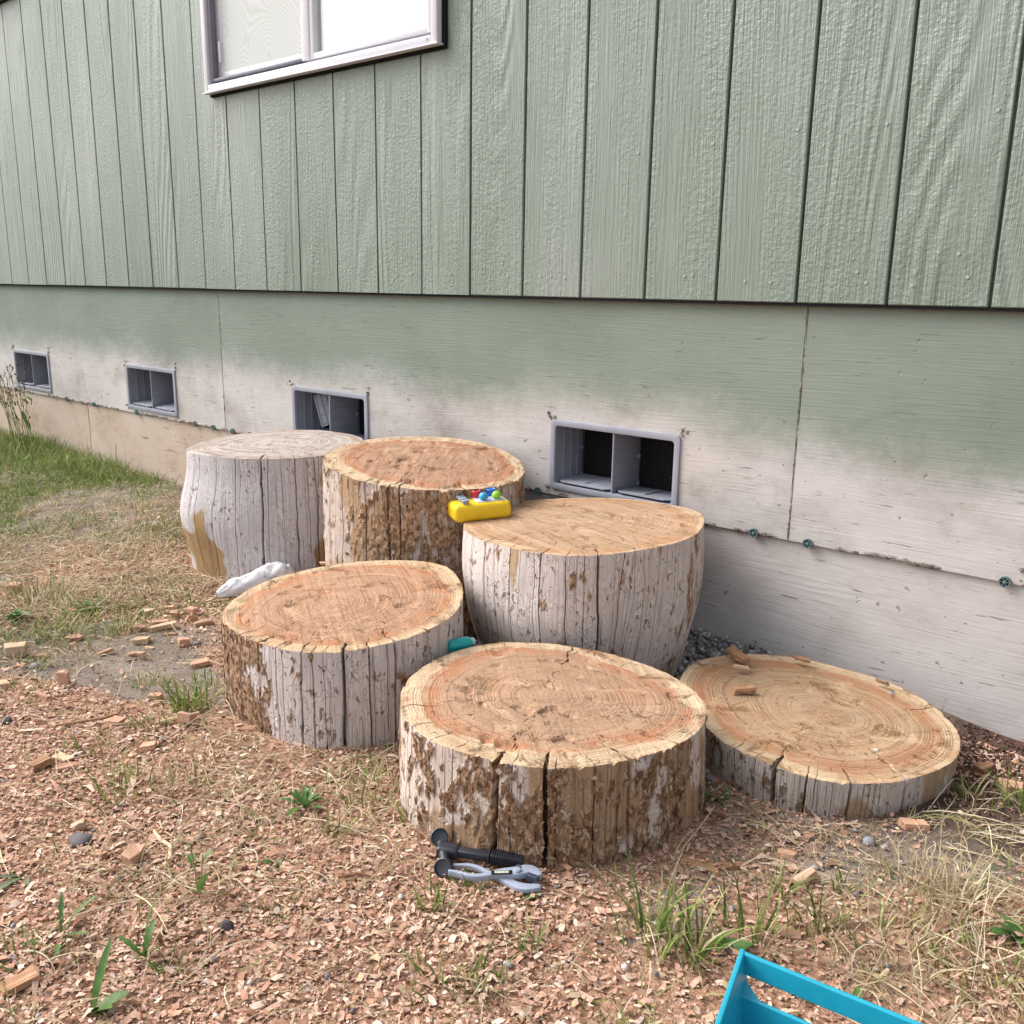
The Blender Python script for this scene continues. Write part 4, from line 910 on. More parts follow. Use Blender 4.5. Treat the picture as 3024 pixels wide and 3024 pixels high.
def mat_leaf(name, a, b):
    M = Mat(name, .5, .35); p = M.obj(); c = M.ramp(M.noise(p, 60, 3), [(.3, a), (.7, b)]); M.set('Base Color', c)
    tl = nd(M.nt, 'BsdfTranslucent', {'Color': c}); mx = nd(M.nt, 'MixShader', {0: .25, 1: M.b.outputs[0], 2: tl.outputs[0]})
    M.nt.links.new(mx.outputs[0], M.nt.nodes['Material Output'].inputs[0]); return M.m
M_LEAF, M_LEAF2, M_STEM = mat_leaf('weed_leaf', (.06, .14, .03), (.13, .23, .06)), mat_leaf('grey_green_leaf', (.12, .17, .09), (.20, .25, .14)), plain('dry_stem', (.27, .25, .11), .7, .2, 0, 60, .3)
def leaf_vf(L, W, lobes, az, el0, el1, base=(0, 0, 0), fold=.25, seg=16):
    """a leaf that leaves its base at elevation el0 and bends to el1"""
    V = []; p = Vector(base); d = Vector((math.cos(az), math.sin(az), 0)); s = Vector((-math.sin(az), math.cos(az), 0))
    for i in range(seg+1):
        t = i/seg; e = el0+(el1-el0)*t; tang = d*math.cos(e)+Vector((0, 0, math.sin(e))); nrm = -d*math.sin(e)+Vector((0, 0, math.cos(e)))
        w = W*.5*(math.sin(math.pi*min(1, t*.93+.05))**.7)*(.35+.65*t if lobes else 1)
        if lobes: w *= .45+.75*abs(((t*lobes) % 1)-.15)
        if i == seg: w = .0003
        V += [tuple(p+s*w+nrm*w*fold), tuple(p), tuple(p-s*w+nrm*w*fold)]
        p = p+tang*(L/seg)
    F = []
    for i in range(seg): a = 3*i; F += [(a, a+1, a+4, a+3), (a+1, a+2, a+5, a+4)]
    return V, F
def weed(label, x, y, leaves, mat=None, stems=()):
    o = tag(empty('weed', (x, y, float(G(x, y))-.002)), label, 'weed', 'leafy weeds in the yard')
    for L, W, lob, az, e0, e1, *b in leaves:
        V, F = leaf_vf(L, W, lob, math.radians(az), math.radians(e0), math.radians(e1), b[0] if b else (0, 0, 0)); mobj('leaf', V, F, mat or M_LEAF, o, True)
    for P, rr in stems: g = Geo(); g.tube(P, rr, 5); g.build('stem', M_STEM, o, True)
    return o
rw = random.Random(4)
def rosette(n, L, W, lob, e=(20, 70)): return [(L*rw.uniform(.6, 1.1), W*rw.uniform(.8, 1.2), lob, rw.uniform(0, 360), rw.uniform(*e), rw.uniform(-15, 25)) for _ in range(n)]
weed('jagged dandelion plant in the chips near the lower left edge', -1.196, -1.613, [(.075, .022, 5, 60, 65, 30), (.06, .014, 4, 150, 60, 30), (.05, .018, 4, 250, 15, 0), (.05, .016, 4, 330, 20, 5), (.055, .015, 4, 20, 35, 10)])
weed('tall upright lobed weed in the lower left foreground', -1.072, -1.558, [(.105, .026, 7, 60, 88, 60), (.055, .022, 5, 120, 80, 20), (.05, .018, 4, 200, 50, 10), (.03, .015, 3, 300, 60, 20), (.04, .015, 3, 20, 60, 30)])
weed('thin stemmed weed with one round leaf left of the foreground centre', -1.131, -1.442, [(.05, .02, 0, 10, 75, 40, (.008, 0, .02)), (.02, .012, 0, 150, 40, 0, (-.012, 0, .055)), (.02, .01, 0, 60, 60, 10, (.012, .004, .07))], None, [([(0, 0, 0), (-.004, 0, .04), (-.014, .0, .09)], .0012), ([(0, 0, 0), (.01, 0, .04), (.013, .004, .08)], .0011)])
weed('flat leaved weed by the left edge below the dark stone', -1.380, -1.582, rosette(7, .06, .018, 4, (5, 25)), M_LEAF2)
weed('narrow leaf cut by the bottom edge at the left', -1.03, -1.648, [(.09, .012, 0, 120, 70, 40), (.05, .02, 0, 60, 40, 10), (.05, .016, 0, 10, 50, 20)])
weed('dark green weed clump left of the widest stump', -1.228, -1.182, rosette(13, .055, .02, 4, (25, 75)))
weed('heart shaped green leaf in front of the toy pliers', -.787, -1.117, [(.03, .028, 0, 40, 35, -10), (.016, .014, 0, 200, 40, 0)])
weed('clover like leafy plant at the left edge by the cube offcut', -2.535, -1.135, rosette(22, .05, .016, 0, (20, 80)))
weed('leafy green weed on the chips left of the offcut pile', -2.488, -.960, rosette(13, .06, .02, 3, (15, 60)))
weed('leafy plant at the right edge behind the toy box', -.205, -.726, rosette(16, .042, .016, 0, (20, 80)))
weed('small weed in the gap between the widest stump and the log slice', -.716, -.652, rosette(10, .045, .014, 4, (20, 70)))
weed('tiny green weed beside the offcut left of the toy hammer', -1.12, -1.315, rosette(6, .025, .009, 0, (30, 70)))
weed('green weed at the bottom edge behind the toy box corner', -.33, -.99, rosette(9, .032, .011, 0, (20, 80)))
weed('clover sprig among the long grass left of the toy box', -.50, -1.0, rosette(7, .03, .018, 0, (30, 70)))
# the tall seeding weed against the wall
tw_ = tag(empty('weed', (-5.10, -.05, float(G(-5.10, -.05))-.002)), 'tall seeding weed with thin branched stems against the wall under the far vent', 'weed', 'leafy weeds in the yard')
M_SEED = plain('seed_head', (.10, .075, .045), .8, .1, 0, 60, .4)
seedg = Geo()
for i in range(17):
    a = rw.uniform(0, 6.28); b0 = (rw.gauss(0, .10), rw.uniform(-.06, .0), 0); Lh = rw.uniform(.22, .46); lx = rw.gauss(-.06, .13)
    P = [Vector((b0[0]+lx*t*t+.01*math.sin(5*t+a), b0[1]-.03*t, Lh*t)) for t in (0, .25, .5, .75, 1)]
    g = Geo(); g.tube(P, [.0020, .0018, .0016, .0013, .0009], 5)
    for q in range(5):
        k = rw.randint(2, 4); s0 = P[k]; tip = s0+Vector((rw.uniform(-.06, .06), rw.uniform(-.02, .02), rw.uniform(.03, .09)))
        g.tube([s0, (s0+tip)/2+Vector((0, 0, .005)), tip], [.0010, .0008, .0006], 4)
        for w in range(2):
            c = tip+Vector((rw.gauss(0, .006), 0, rw.gauss(0, .008)*w)); seedg.lathe([(.0004, -.006), (.0026, -.002), (.0022, .002), (.0004, .006)], 5, Matrix.Translation(c))
    g.build('stem', M_STEM, tw_, True)
seedg.build('seed_heads', M_SEED, tw_, True)['kind'] = 'stuff'
for az, e0, e1, b, L in ((20, 10, -60, (.02, -.03, .26), .07), (0, -40, -80, (.04, -.03, .20), .07), (10, 0, -40, (.10, -.03, .28), .06), (190, 20, -10, (0, -.03, .15), .06), (0, -50, -85, (.09, -.03, .16), .06), (170, 50, 30, (-.03, -.03, .22), .035), (30, 60, 10, (0, -.05, .02), .10), (150, 60, 10, (.03, -.05, .02), .10), (330, 50, 0, (.08, -.05, .02), .09)):
    V, F = leaf_vf(L, L*.3, 0, math.radians(az), math.radians(e0), math.radians(e1), b); mobj('leaf', V, F, M_LEAF, tw_, True)
tuft('lush green grass at the foot of the tall seeding weed', -5.02, -.10, 260, .14, .14, .004, .15, 990)
tuft('tall wispy grass against the wall right of the seeding weed', -4.25, -.06, 40, .16, .10, .0028, .6, 991)
tuft('pale bent grass stalks against the wall left of the grey stump', -3.35, -.07, 30, .11, .12, .0025, .8, 992)

# ------------------------------------------------------------------ offcuts, stones, bark
def mat_offcut(name, a, b, d):
    M = Mat(name, .8, .2); p = M.obj(); rr = M.rnd(); q = M.vadd(p, M.vscale(M.comb(rr, rr, rr), 11.0))
    g = M.noise(M.map(q, (14, 260, 260)), 1.0, 3, .6); c = M.ramp(g, [(.3, a), (.55, b), (.75, d)])
    hs_ = nd(M.nt, 'HueSaturation', {'Color': c, 'Value': M.math('ADD', M.math('MULTIPLY', rr, .45), .75)}); M.set('Base Color', hs_.outputs[0])
    M.set('Normal', M.bump(g, .001)); return M.m
M_OFF = mat_offcut('red_offcut_wood', (.36, .19, .12), (.50, .295, .20), (.60, .40, .29))
M_OFFP = mat_offcut('pale_offcut_wood', (.50, .32, .20), (.60, .43, .29), (.68, .53, .39))
M_OLD = mat_offcut('old_bark_wood', (.16, .08, .045), (.33, .18, .10), (.48, .31, .20))
def offcut(label, x, y, L, W, T, yaw, roll=0, tip=0, mat=None, lift=0, ragged=.10, name='wood_offcut', cat='offcut', wedge=0):
    r_ = random.Random(int(abs(x*7919+y*104729))); sc_ = r_.uniform(.74, .95); L, W, T = L*sc_, W*sc_, T*sc_*r_.uniform(.7, 1.0); wedge = wedge or max(0, r_.gauss(.1, .15)); sh = r_.gauss(0, .22); bm = bmesh.new(); bmesh.ops.create_cube(bm, size=1)
    bmesh.ops.subdivide_edges(bm, edges=[e for e in bm.edges if abs(e.verts[0].co.x-e.verts[1].co.x) > .5], cuts=2)
    for v in bm.verts:
        k = 1-wedge*(v.co.x+.5); v.co = ((v.co.x*L+sh*v.co.y*W)*(1+r_.gauss(0, ragged)), v.co.y*W*k*(1+r_.gauss(0, ragged)), v.co.z*T*(1+r_.gauss(0, ragged)))
    bmesh.ops.bevel(bm, geom=[e for e in bm.edges if e.calc_face_angle(0) > .5], offset=min(L, W, T)*.06, segments=1, affect='EDGES')
    me = bpy.data.meshes.new(name); bm.to_mesh(me); bm.free(); me.materials.append(mat or M_OFF)
    o = link(bpy.data.objects.new(name, me)); o.rotation_euler = (math.radians(roll), math.radians(tip), math.radians(yaw))
    hz = abs(math.sin(math.radians(tip)))*L*.5+abs(math.cos(math.radians(tip)))*(abs(math.cos(math.radians(roll)))*T+abs(math.sin(math.radians(roll)))*W)*.5
    o.location = (x, y, float(G(x, y))+hz*.96+lift); return tag(o, label, cat, 'wood offcuts scattered over the yard')
O = offcut; FW = 41                                    # FW: heading that lies across the view
O('chunky cube offcut by the grass clump at the left edge', -2.775, -1.045, .045, .04, .042, 55)
O('small offcut lying behind the flat reddish one at the left', -2.500, -1.007, .03, .024, .018, 20)
O('flat reddish offcut alone at the back of the bare soil', -2.302, -1.089, .042, .03, .014, 45)
O('large square offcut with vertical grain at the left edge of the bare soil', -2.289, -1.236, .052, .04, .04, 60, 0, 0, M_OFFP)
O('long flat offcut right of the large square one at the left', -2.253, -1.201, .058, .03, .012, 50)
O('thin pale sliver behind the long flat offcut at the left', -2.300, -1.164, .04, .016, .005, 35, 0, 0, M_OFFP)
O('small dark offcut just below the large square one at the left', -2.214, -1.258, .03, .025, .014, 40)
O('upright cube offcut standing alone on the bare soil', -2.042, -1.232, .034, .028, .046, 30)
O('narrow offcut stick pointing right below the bare soil', -2.000, -1.295, .046, .018, .014, 10)
O('pale offcut cut off by the left edge of the picture', -2.123, -1.332, .035, .03, .02, 60, 0, 0, M_OFFP)
O('split offcut with one raised end on the bare soil', -2.150, -1.083, .038, .016, .012, 70, 0, -14)
O('small pale block at the back left of the offcut pile', -2.350, -.863, .03, .022, .02, 70, 0, 0, M_OFFP)
O('small flat block at the back of the offcut pile', -2.333, -.812, .034, .022, .016, 55)
O('offcut leaning upright in the middle of the pile', -2.255, -.835, .045, .026, .012, 130, 0, 40, M_OFFP)
O('stick shaped offcut behind the longest one in the pile', -2.255, -.885, .055, .016, .014, 60)
O('longest pale offcut lying across the front of the pile', -2.206, -.900, .078, .024, .020, 64, 0, -6, M_OFFP)
O('dark red block at the left end of the pile', -2.246, -.945, .038, .028, .020, 48)
O('red brick shaped offcut right of the pile', -2.155, -.815, .054, .022, .018, 62, 0, -5)
O('dark offcut at the back right of the pile', -2.266, -.784, .04, .03, .022, 15)
O('thin sliver standing on edge between the pile and the red brick shaped offcut', -2.197, -.822, .038, .008, .024, 85, 0, 20)
O('flat offcut in front of the longest one in the pile', -2.165, -.904, .042, .022, .007, 60)
O('pale block in front of the offcut pile', -2.161, -.985, .036, .024, .018, 62, 0, 0, M_OFFP)
O('tiny cube offcut right of the pale block on the soil', -2.074, -.918, .026, .02, .026, 70)
O('thin flat chip just below the pale block', -2.122, -.986, .034, .012, .004, 20, 0, 0, M_OFFP)
O('dark wedge offcut below the thin flat chip', -2.096, -1.039, .03, .014, .010, 60, 0, -10, None, 0, .06, 'wood_offcut', 'offcut', .5)
O('small pale chip standing on end below the thin flat chip', -2.063, -1.035, .02, .01, .028, 30, 20, 0, M_OFFP)
O('large red offcut slab left of the bored stump', -1.927, -.961, .058, .03, .014, 62, 0, -8)
O('pale triangular chip touching the left of the bored stump', -1.975, -.885, .032, .016, .008, 0, 0, 0, M_OFFP, 0, .06, 'wood_offcut', 'offcut', .7)
O('squat red offcut between the two green tufts', -1.828, -1.129, .036, .024, .018, 40)
O('tall offcut leaning beside the torn bark near the bored stump', -1.653, -1.153, .042, .028, .026, 120, 0, 28)
O('block lying in the chips below the leaning offcut', -1.614, -1.259, .034, .026, .014, 50, 0, -8)
O('broad flat triangular chip in the left foreground', -1.793, -1.268, .062, .034, .005, 70, 0, 0, M_OFFP, 0, .08, 'wood_offcut', 'offcut', .5)
O('square offcut right of the broad triangular chip', -1.765, -1.247, .034, .03, .014, 20)
O('upper one of the two crossed offcuts in the left foreground', -1.686, -1.393, .044, .024, .012, 15, 0, 0, M_OFFP)
O('lower one of the two crossed offcuts in the left foreground', -1.648, -1.395, .056, .022, .010, 70)
O('weathered brown offcut left of the two crossed ones', -1.687, -1.431, .045, .03, .02, 80, 0, -12, M_OLD)
O('reddish offcut tucked under the white driftwood end', -2.290, -.668, .036, .016, .014, 60)
O('thin reddish offcut left of the white driftwood', -2.325, -.700, .044, .016, .010, 50)
O('tall rectangular offcut lying alone in the left foreground', -1.292, -1.458, .046, .028, .024, 118, 0, 0)
O('dark red slab offcut between the dark stone and the tall rectangular offcut', -1.341, -1.488, .030, .018, .013, 35)
O('tan offcut half hidden behind the dark stone', -1.438, -1.477, .03, .018, .016, 60, 0, -20, M_OFFP)
O('flat pink offcut left of the toy hammer', -1.094, -1.309, .040, .018, .008, 35)
O('brown flat chip half buried above the tall rectangular offcut', -1.341, -1.390, .03, .018, .006, 40, 0, 0, M_OLD)
O('large rough slab near the bottom left corner', -1.144, -1.690, .055, .03, .012, 75, 0, -10, M_OLD)
O('long brown splinter at the bottom edge left of centre', -.895, -1.478, .042, .012, .008, 55, 0, 0, M_OLD)
O('red brick shaped offcut under the right end of the log slice', -.420, -.504, .042, .022, .018, 30)
O('curled bark piece between the widest stump and the log slice', -.691, -.707, .045, .018, .012, 10, 20, 0, M_OLD)
O('flat brown chip in front of the gap under the log slice', -.619, -.709, .045, .016, .007, 15, 0, 0, M_OLD)
O('pink offcut in front of the log slice', -.547, -.728, .036, .018, .010, 25)
O('pale leaf shaped chip in front of the log slice', -.532, -.768, .044, .024, .006, 0, 0, -8, M_OFFP, 0, .1, 'wood_offcut', 'offcut', .4)
O('long flat bark slab right of the foot of the widest stump', -.637, -.857, .068, .026, .008, 15, 0, 0, M_OLD)
O('dark bark splinter right of the long flat bark slab', -.596, -.826, .05, .014, .010, 45, 0, 0, M_OLD)
O('tan offcut with a raised end behind the long grass', -.492, -.785, .044, .018, .014, 70, 0, -14, M_OFFP)
O('square pink offcut lying in the grass above the toy box', -.456, -.914, .040, .026, .008, 30)
O('flat tan chip in the chips left of the toy box', -.555, -1.107, .036, .014, .006, 5, 0, 0, M_OFFP)
O('pale chip at the bottom edge left of the toy box', -.458, -1.128, .028, .016, .006, 70, 0, 0, M_OFFP)
O('red offcut slanting between the grey stump and the bark-covered one, lower of two', -2.17, -.50, .055, .024, .016, 62, 0, -12, None, .03)
O('red offcut wedged upright against the bark-covered stump', -2.115, -.46, .05, .028, .02, 60, 0, -62, None, .03)
O('small offcut at the foot of the gap beside the grey stump', -2.20, -.55, .032, .022, .016, 20, 0, 0, None, .0)
O('pale strip wedged high between the grey stump and the bark-covered one', -2.13, -.42, .06, .02, .008, 45, 0, 0, M_OFFP, .09)
O('reddish offcut buried behind the back rim of the bored stump', -2.14, -.53, .05, .03, .02, 80, 0, 0, None, .0)
O('thick brown chunk of bark resting on the log slice', -.817, -.376, .062, .026, .022, 48, 0, -4, M_OLD, 0.094, .15)
O('torn bark strip lying left on the rim of the log slice', -.905, -.235, .085, .026, .016, -30, 10, 0, M_OLD, 0.101, .15)
O('thin curled bark fragment on the back rim of the log slice', -.80, -.135, .05, .014, .007, 10, 15, 0, M_OLD, 0.098, .15)
O('pale fibre fragment near the left rim of the log slice', -.87, -.285, .035, .016, .006, 20, 0, 0, M_OFFP, 0.104, .15)
O('dark bark crumb on the back rim of the log slice near the wall', -.63, -.10, .035, .010, .008, -10, 0, 0, M_OLD, 0.081, .2)
O('reddish chunk lying on the dark soil by the wall at the right', -.33, -.20, .06, .04, .03, 20)
O('dark chunk beside the reddish one on the soil at the right', -.40, -.14, .05, .03, .022, 70, 0, 0, M_OLD)
O('second reddish chunk at the right edge by the wall', -.27, -.25, .055, .035, .022, 55, 0, -8)
def branch(label, P, R, mat):
    g = Geo(); g.tube([(x, y, float(G(x, y))+h) for x, y, h in P], R, 6); tag(g.build('stick', mat, None, True), label, 'stick')
branch('pale bent stick right of the tall rectangular offcut', [(-1.333, -1.401, .008), (-1.30, -1.408, .010), (-1.275, -1.405, .009), (-1.243, -1.424, .008)], [.0025, .0032, .0030, .0036], M_OFFP)
branch('long thin brown root curving across the left foreground', [(-1.84, -1.352, .004), (-1.81, -1.31, .010), (-1.785, -1.27, .012), (-1.79, -1.235, .010), (-1.83, -1.20, .005)], [.002, .0028, .003, .0028, .0015], M_OLD)
branch('forked grey splinter beside the leaning offcut', [(-1.70, -1.20, .006), (-1.68, -1.165, .010), (-1.665, -1.12, .014)], [.002, .0045, .003], M_OFFP)
branch('thin twig left of the toy hammer near the flat pink offcut', [(-1.02, -1.275, .006), (-1.0, -1.25, .009), (-.975, -1.235, .006)], [.002, .0026, .0015], M_OLD)
def stone(label, x, y, R, col, sq=.6, lift=0):
    bm = bmesh.new(); bmesh.ops.create_icosphere(bm, subdivisions=3, radius=1); r_ = random.Random(int(x*1000)); o1 = r_.uniform(0, 50)
    V = np.array([v.co[:] for v in bm.verts]); k = .7+.6*fbm(V[:, 0]*1.3+o1, V[:, 1]*1.3, V[:, 2]*1.3, 3, 8); V = V*k[:, None]*np.array([R, R*.8, R*sq])
    F = np.array([[v.index for v in f.verts] for f in bm.faces]); bm.free()
    o = mobj('stone', V, F, plain('stone_surface', col, .75, .25, .002, 60, .3), None, True); o.location = (x, y, float(G(x, y))+R*sq*.5+lift); o.rotation_euler = (0, 0, r_.uniform(0, 6)); return tag(o, label, 'stone')
stone('flat dark grey stone in the left foreground', -1.400, -1.490, .020, (.13, .12, .125), .45)
stone('small dark stone standing in the chips left of centre at the bottom', -1.045, -1.452, .011, (.09, .07, .075), .8)
stone('small grey stone near the upright cube offcut', -2.19, -1.235, .012, (.30, .29, .30))
stone('grey pebble at the back left of the bare soil', -2.345, -1.20, .012, (.16, .15, .16))
stone('grey pebble on the cut of the log slice near its back rim', -.605, -.115, .008, (.33, .32, .32), .7, .066)
stone('pale pebble on the cut of the log slice near its front rim', -.53, -.40, .006, (.5, .47, .43), .7, .072)
stone('round grey stone in front of the right end of the log slice', -.462, -.60, .010, (.28, .28, .31), .8)
stone('dark stone half buried in the left foreground soil', -1.93, -1.40, .014, (.10, .085, .08))
stone('small dark stone right of the tiny cube offcut', -2.05, -.895, .010, (.17, .16, .17))
# ------------------------------------------------------------------ driftwood and toys
def mat_plastic(name, col, rough=.35):
    M = Mat(name, rough, .5); p = M.obj(); n = M.noise(p, 45, 4, .6)
    M.set('Base Color', M.ramp(n, [(.3, tuple(c*.92 for c in col)), (.7, tuple(min(1, c*1.05) for c in col))]))
    M.set('Roughness', M.math('ADD', M.math('MULTIPLY', M.noise(p, 120, 3), .25), rough-.1)); M.set('Normal', M.bump(M.noise(p, 600, 2), .0002)); return M.m
# bleached driftwood
cl = [Vector(p) for p in ((-2.318, -.672, .012), (-2.298, -.632, .030), (-2.275, -.585, .040), (-2.257, -.540, .052), (-2.245, -.505, .062), (-2.236, -.478, .060), (-2.231, -.462, .05))]
rr = [.010, .025, .031, .032, .031, .025, .009]; nk = 28; rows = 40; Vd = np.zeros((rows, nk, 3))
cp = np.array([c[:] for c in cl]); tt = np.linspace(0, 1, len(cl)); ts = np.linspace(0, 1, rows)
cc = np.stack([np.interp(ts, tt, cp[:, i]) for i in range(3)], 1); cr_ = np.interp(ts, tt, rr)
axis = (cp[-1]-cp[0]); axis /= np.linalg.norm(axis); sx_ = np.cross(axis, [0, 0, 1]); sx_ /= np.linalg.norm(sx_); sz_ = np.cross(sx_, axis)
for i in range(rows):
    a = np.linspace(0, 2*np.pi, nk, endpoint=False); k = .60+.80*fbm(np.cos(a)*1.9+ts[i]*7, np.sin(a)*1.9, ts[i]*4, 4, 33)
    k = k*(1-.22*np.exp(-((ts[i]-.80)/.03)**2)*(np.sin(a) > -.2))
    Vd[i] = cc[i]+(np.cos(a)*cr_[i]*k)[:, None]*sx_+(np.sin(a)*cr_[i]*k)[:, None]*sz_
i, j = np.meshgrid(np.arange(rows-1), np.arange(nk), indexing='ij'); q = (i*nk+j).ravel(); q2 = (i*nk+(j+1) % nk).ravel()
Md = Mat('bleached_driftwood', .8, .2); p_ = Md.pos(); dn = Md.noise(p_, 28, 5, .65)
Md.set('Base Color', Md.mix(Md.step(Md.noise(p_, 38, 5, .72, .5), .54, .64), Md.ramp(dn, [(.3, (.56, .56, .60)), (.6, (.72, .72, .76))]), (.40, .38, .38))); Md.set('Normal', Md.bump(dn, .004))
tag(mobj('driftwood', Vd.reshape(-1, 3), np.stack([q, q2, q2+nk, q+nk], 1), Md.m, None, True), 'white bleached driftwood wedged between the grey stump and the bored stump', 'driftwood')

# yellow toy with knobs, overhanging the rim of the bulging stump
ty = tag(empty('activity_toy', (-1.552, -.394, .3285), math.radians(61)), 'yellow plastic activity toy with coloured knobs, overhanging a stump rim', 'toy')
ty.rotation_euler = (math.radians(1.5), math.radians(-2.4), math.radians(61))
YEL = mat_plastic('yellow_plastic', (.83, .56, .012), .38)
g = Geo(); g.bbox(-.0735, .0735, -.043, .043, 0, .044, .0125, 5); g.build('body', YEL, ty, True)
g = Geo(); g.bbox(-.012, .062, -.030, .034, .0430, .0462, .0012, 2); g.build('plate', mat_plastic('lavender_plastic', (.50, .50, .66), .4), ty, True)
GREY = mat_plastic('grey_knob_plastic', (.30, .32, .42), .4)
for k, yy in enumerate((-.028, -.006, .016)):
    g = Geo(); Mx = Matrix.Translation((-.043+.004*0, yy, .0435)); g.lathe([(.0065, 0), (.0065, .004), (.0098, .0055), (.0098, .011), (.0085, .012), (.008, .0105), (.0001, .0105)], 24, Mx); g.build('stud', GREY, ty, True)
def knob(name, col, x, y, dome):
    g = Geo(); Mx = Matrix.Translation((x, y, .046))
    if dome: pr = [(.0072, 0), (.0072, .005), (.0118, .006), (.0122, .0085)]+[(.0116*math.cos(t), .0085+.0115*math.sin(t)) for t in np.linspace(.15, 1.5, 8)]
    else: pr = [(.0105, 0), (.0105, .011), (.0118, .0115), (.0118, .0165), (.0105, .0175), (.009, .0155), (.0001, .0155)]
    g.lathe(pr, 28, Mx); g.build(name, mat_plastic(name+'_plastic', col, .33), ty, True)
knob('red_knob', (.62, .04, .045), .000, .018, False); knob('cyan_knob', (.03, .34, .62), .008, -.016, True)
knob('blue_knob', (.025, .13, .52), .040, .020, False); knob('green_knob', (.26, .58, .03), .042, -.016, True)

# teal bottle lying in the gravel
bt = tag(empty('bottle', (-1.283, -.735, .160), math.radians(72)), 'small teal plastic bottle wedged in the gap between the two front stumps', 'bottle')
RX = Matrix.Rotation(math.radians(90), 4, 'Y')
g = Geo(); g.lathe([(.002, -.030), (.009, -.0295), (.0125, -.027), (.0138, -.023), (.0138, -.012), (.0132, -.0115), (.0132, -.0105), (.0138, -.010), (.0138, .016), (.0125, .021), (.010, .023)], 32, RX)
g.build('body', mat_plastic('teal_plastic', (.005, .34, .33), .3), bt, True)
g = Geo(); g.lathe([(.0098, .0225), (.0098, .030), (.009, .031), (.0001, .031)], 24, RX); g.build('cap', mat_plastic('cloudy_cap', (.32, .44, .50), .25), bt, True)

# toy hammer
BLK = mat_plastic('black_plastic', (.026, .028, .038), .34)
hm = tag(empty('toy_hammer', (-.93, -1.122, float(G(-.93, -1.122)))), 'black plastic toy hammer with ribbed grip lying at the foot of the widest stump', 'toy hammer')
hv = lambda x, y, z: Vector((x+.93, y+1.122, z))
g = Geo(); up = .018
a_, b_ = hv(-.957, -1.1185, .026), hv(-.9067, -1.1582, .016)
g.tube([hv(-.948, -1.124, .022), hv(-.915, -1.148, .018)], [.0075, .0075], 16); g.build('neck', BLK, hm, True)
for nm, c_, dr in (('striking_face', a_, Vector((.45, -.55, .70))), ('rear_face', b_, Vector((.3, -.75, .45)))):
    Mx = Matrix.Translation(c_) @ dr.normalized().to_track_quat('Z', 'Y').to_matrix().to_4x4()
    g = Geo(); g.lathe([(.008, -.012), (.0135, -.006), (.0145, .002), (.0145, .007), (.0128, .008), (.0118, .004), (.0001, .003)], 28, Mx); g.build(nm, BLK, hm, True)
P0, P1 = hv(-.945, -1.136, .020), hv(-.8256, -1.0659, .017); ax = (P1-P0).normalized(); Mh = Matrix.Translation(P0) @ ax.to_track_quat('X', 'Z').to_matrix().to_4x4(); LH = (P1-P0).length
g = Geo(); g.bbox(.0, .036, -.0125, .0125, -.010, .010, .006, 4, Mh); g.build('head_block', BLK, hm, True)
g = Geo(); g.bbox(.032, LH*.62, -.008, .008, -.006, .007, .003, 3, Mh); g.bbox(LH*.60, LH*.62, -.0105, .0105, -.008, .0095, .002, 2, Mh); g.build('shaft', BLK, hm, True)
g = Geo(); g.bbox(LH*.62, LH, -.0088, .0088, -.008, .008, .003, 3, Mh)
for k in range(13): xx = LH*.64+k*LH*.027; g.bbox(xx, xx+LH*.013, -.0106, .0106, -.0095, .0095, .0012, 1, Mh)
g.build('ribbed_grip', BLK, hm, True)

# toy pliers
SLV = mat_plastic('silver_plastic', (.31, .345, .43), .33); SLD = mat_plastic('dark_silver_plastic', (.07, .08, .12), .4)
pz = float(G(-.84, -1.12))
pl = tag(empty('toy_pliers', (-.84, -1.12, pz)), 'grey blue plastic toy pliers lying open beside the toy hammer', 'toy pliers')
def strip(P, W, z0, z1):
    P = [Vector((x+.84, y+1.12, 0)) for x, y in P]; m = len(P); Lf, Rt = [], []
    Q = []; WW = []
    for s in np.linspace(0, m-1, 40):
        i = min(int(s), m-2); t = s-i; p0, p1, p2, p3 = P[max(i-1, 0)], P[i], P[i+1], P[min(i+2, m-1)]
        Q.append(.5*((2*p1)+(p2-p0)*t+(2*p0-5*p1+4*p2-p3)*t*t+(3*p1-p0-3*p2+p3)*t**3)); WW.append(W[i]*(1-t)+W[i+1]*t)
    for i, p in enumerate(Q):
        tn = (Q[min(i+1, 39)]-Q[max(i-1, 0)]).normalized(); n_ = Vector((-tn.y, tn.x, 0)); Lf.append(p+n_*WW[i]/2); Rt.append(p-n_*WW[i]/2)
    g = Geo(); n = 40; V = []
    for z in (z0, z1):
        V += [(v.x, v.y, z) for v in Lf]+[(v.x, v.y, z) for v in Rt]
    F = []
    for i in range(n-1): F += [(i, i+1, n+i+1, n+i), (2*n+i, 3*n+i, 3*n+i+1, 2*n+i+1), (i, 2*n+i, 2*n+i+1, i+1), (n+i, n+i+1, 3*n+i+1, 3*n+i)]
    F += [(0, n, 3*n, 2*n), (n-1, 3*n-1, 4*n-1, 2*n-1)]
    return g.add(V, F)
LB = [(-.8926, -1.1638), (-.8775, -1.1561), (-.8593, -1.1492), (-.8461, -1.1372), (-.8373, -1.1203), (-.8262, -1.1057), (-.8154, -1.0944), (-.8052, -1.0785), (-.7919, -1.0757), (-.7812, -1.0792)]
LA = [(-.9096, -1.1467), (-.8989, -1.1341), (-.8847, -1.1225), (-.8691, -1.1178), (-.8517, -1.117), (-.8344, -1.1145), (-.8121, -1.1127), (-.7977, -1.1112), (-.7848, -1.1045), (-.7712, -1.0895)]
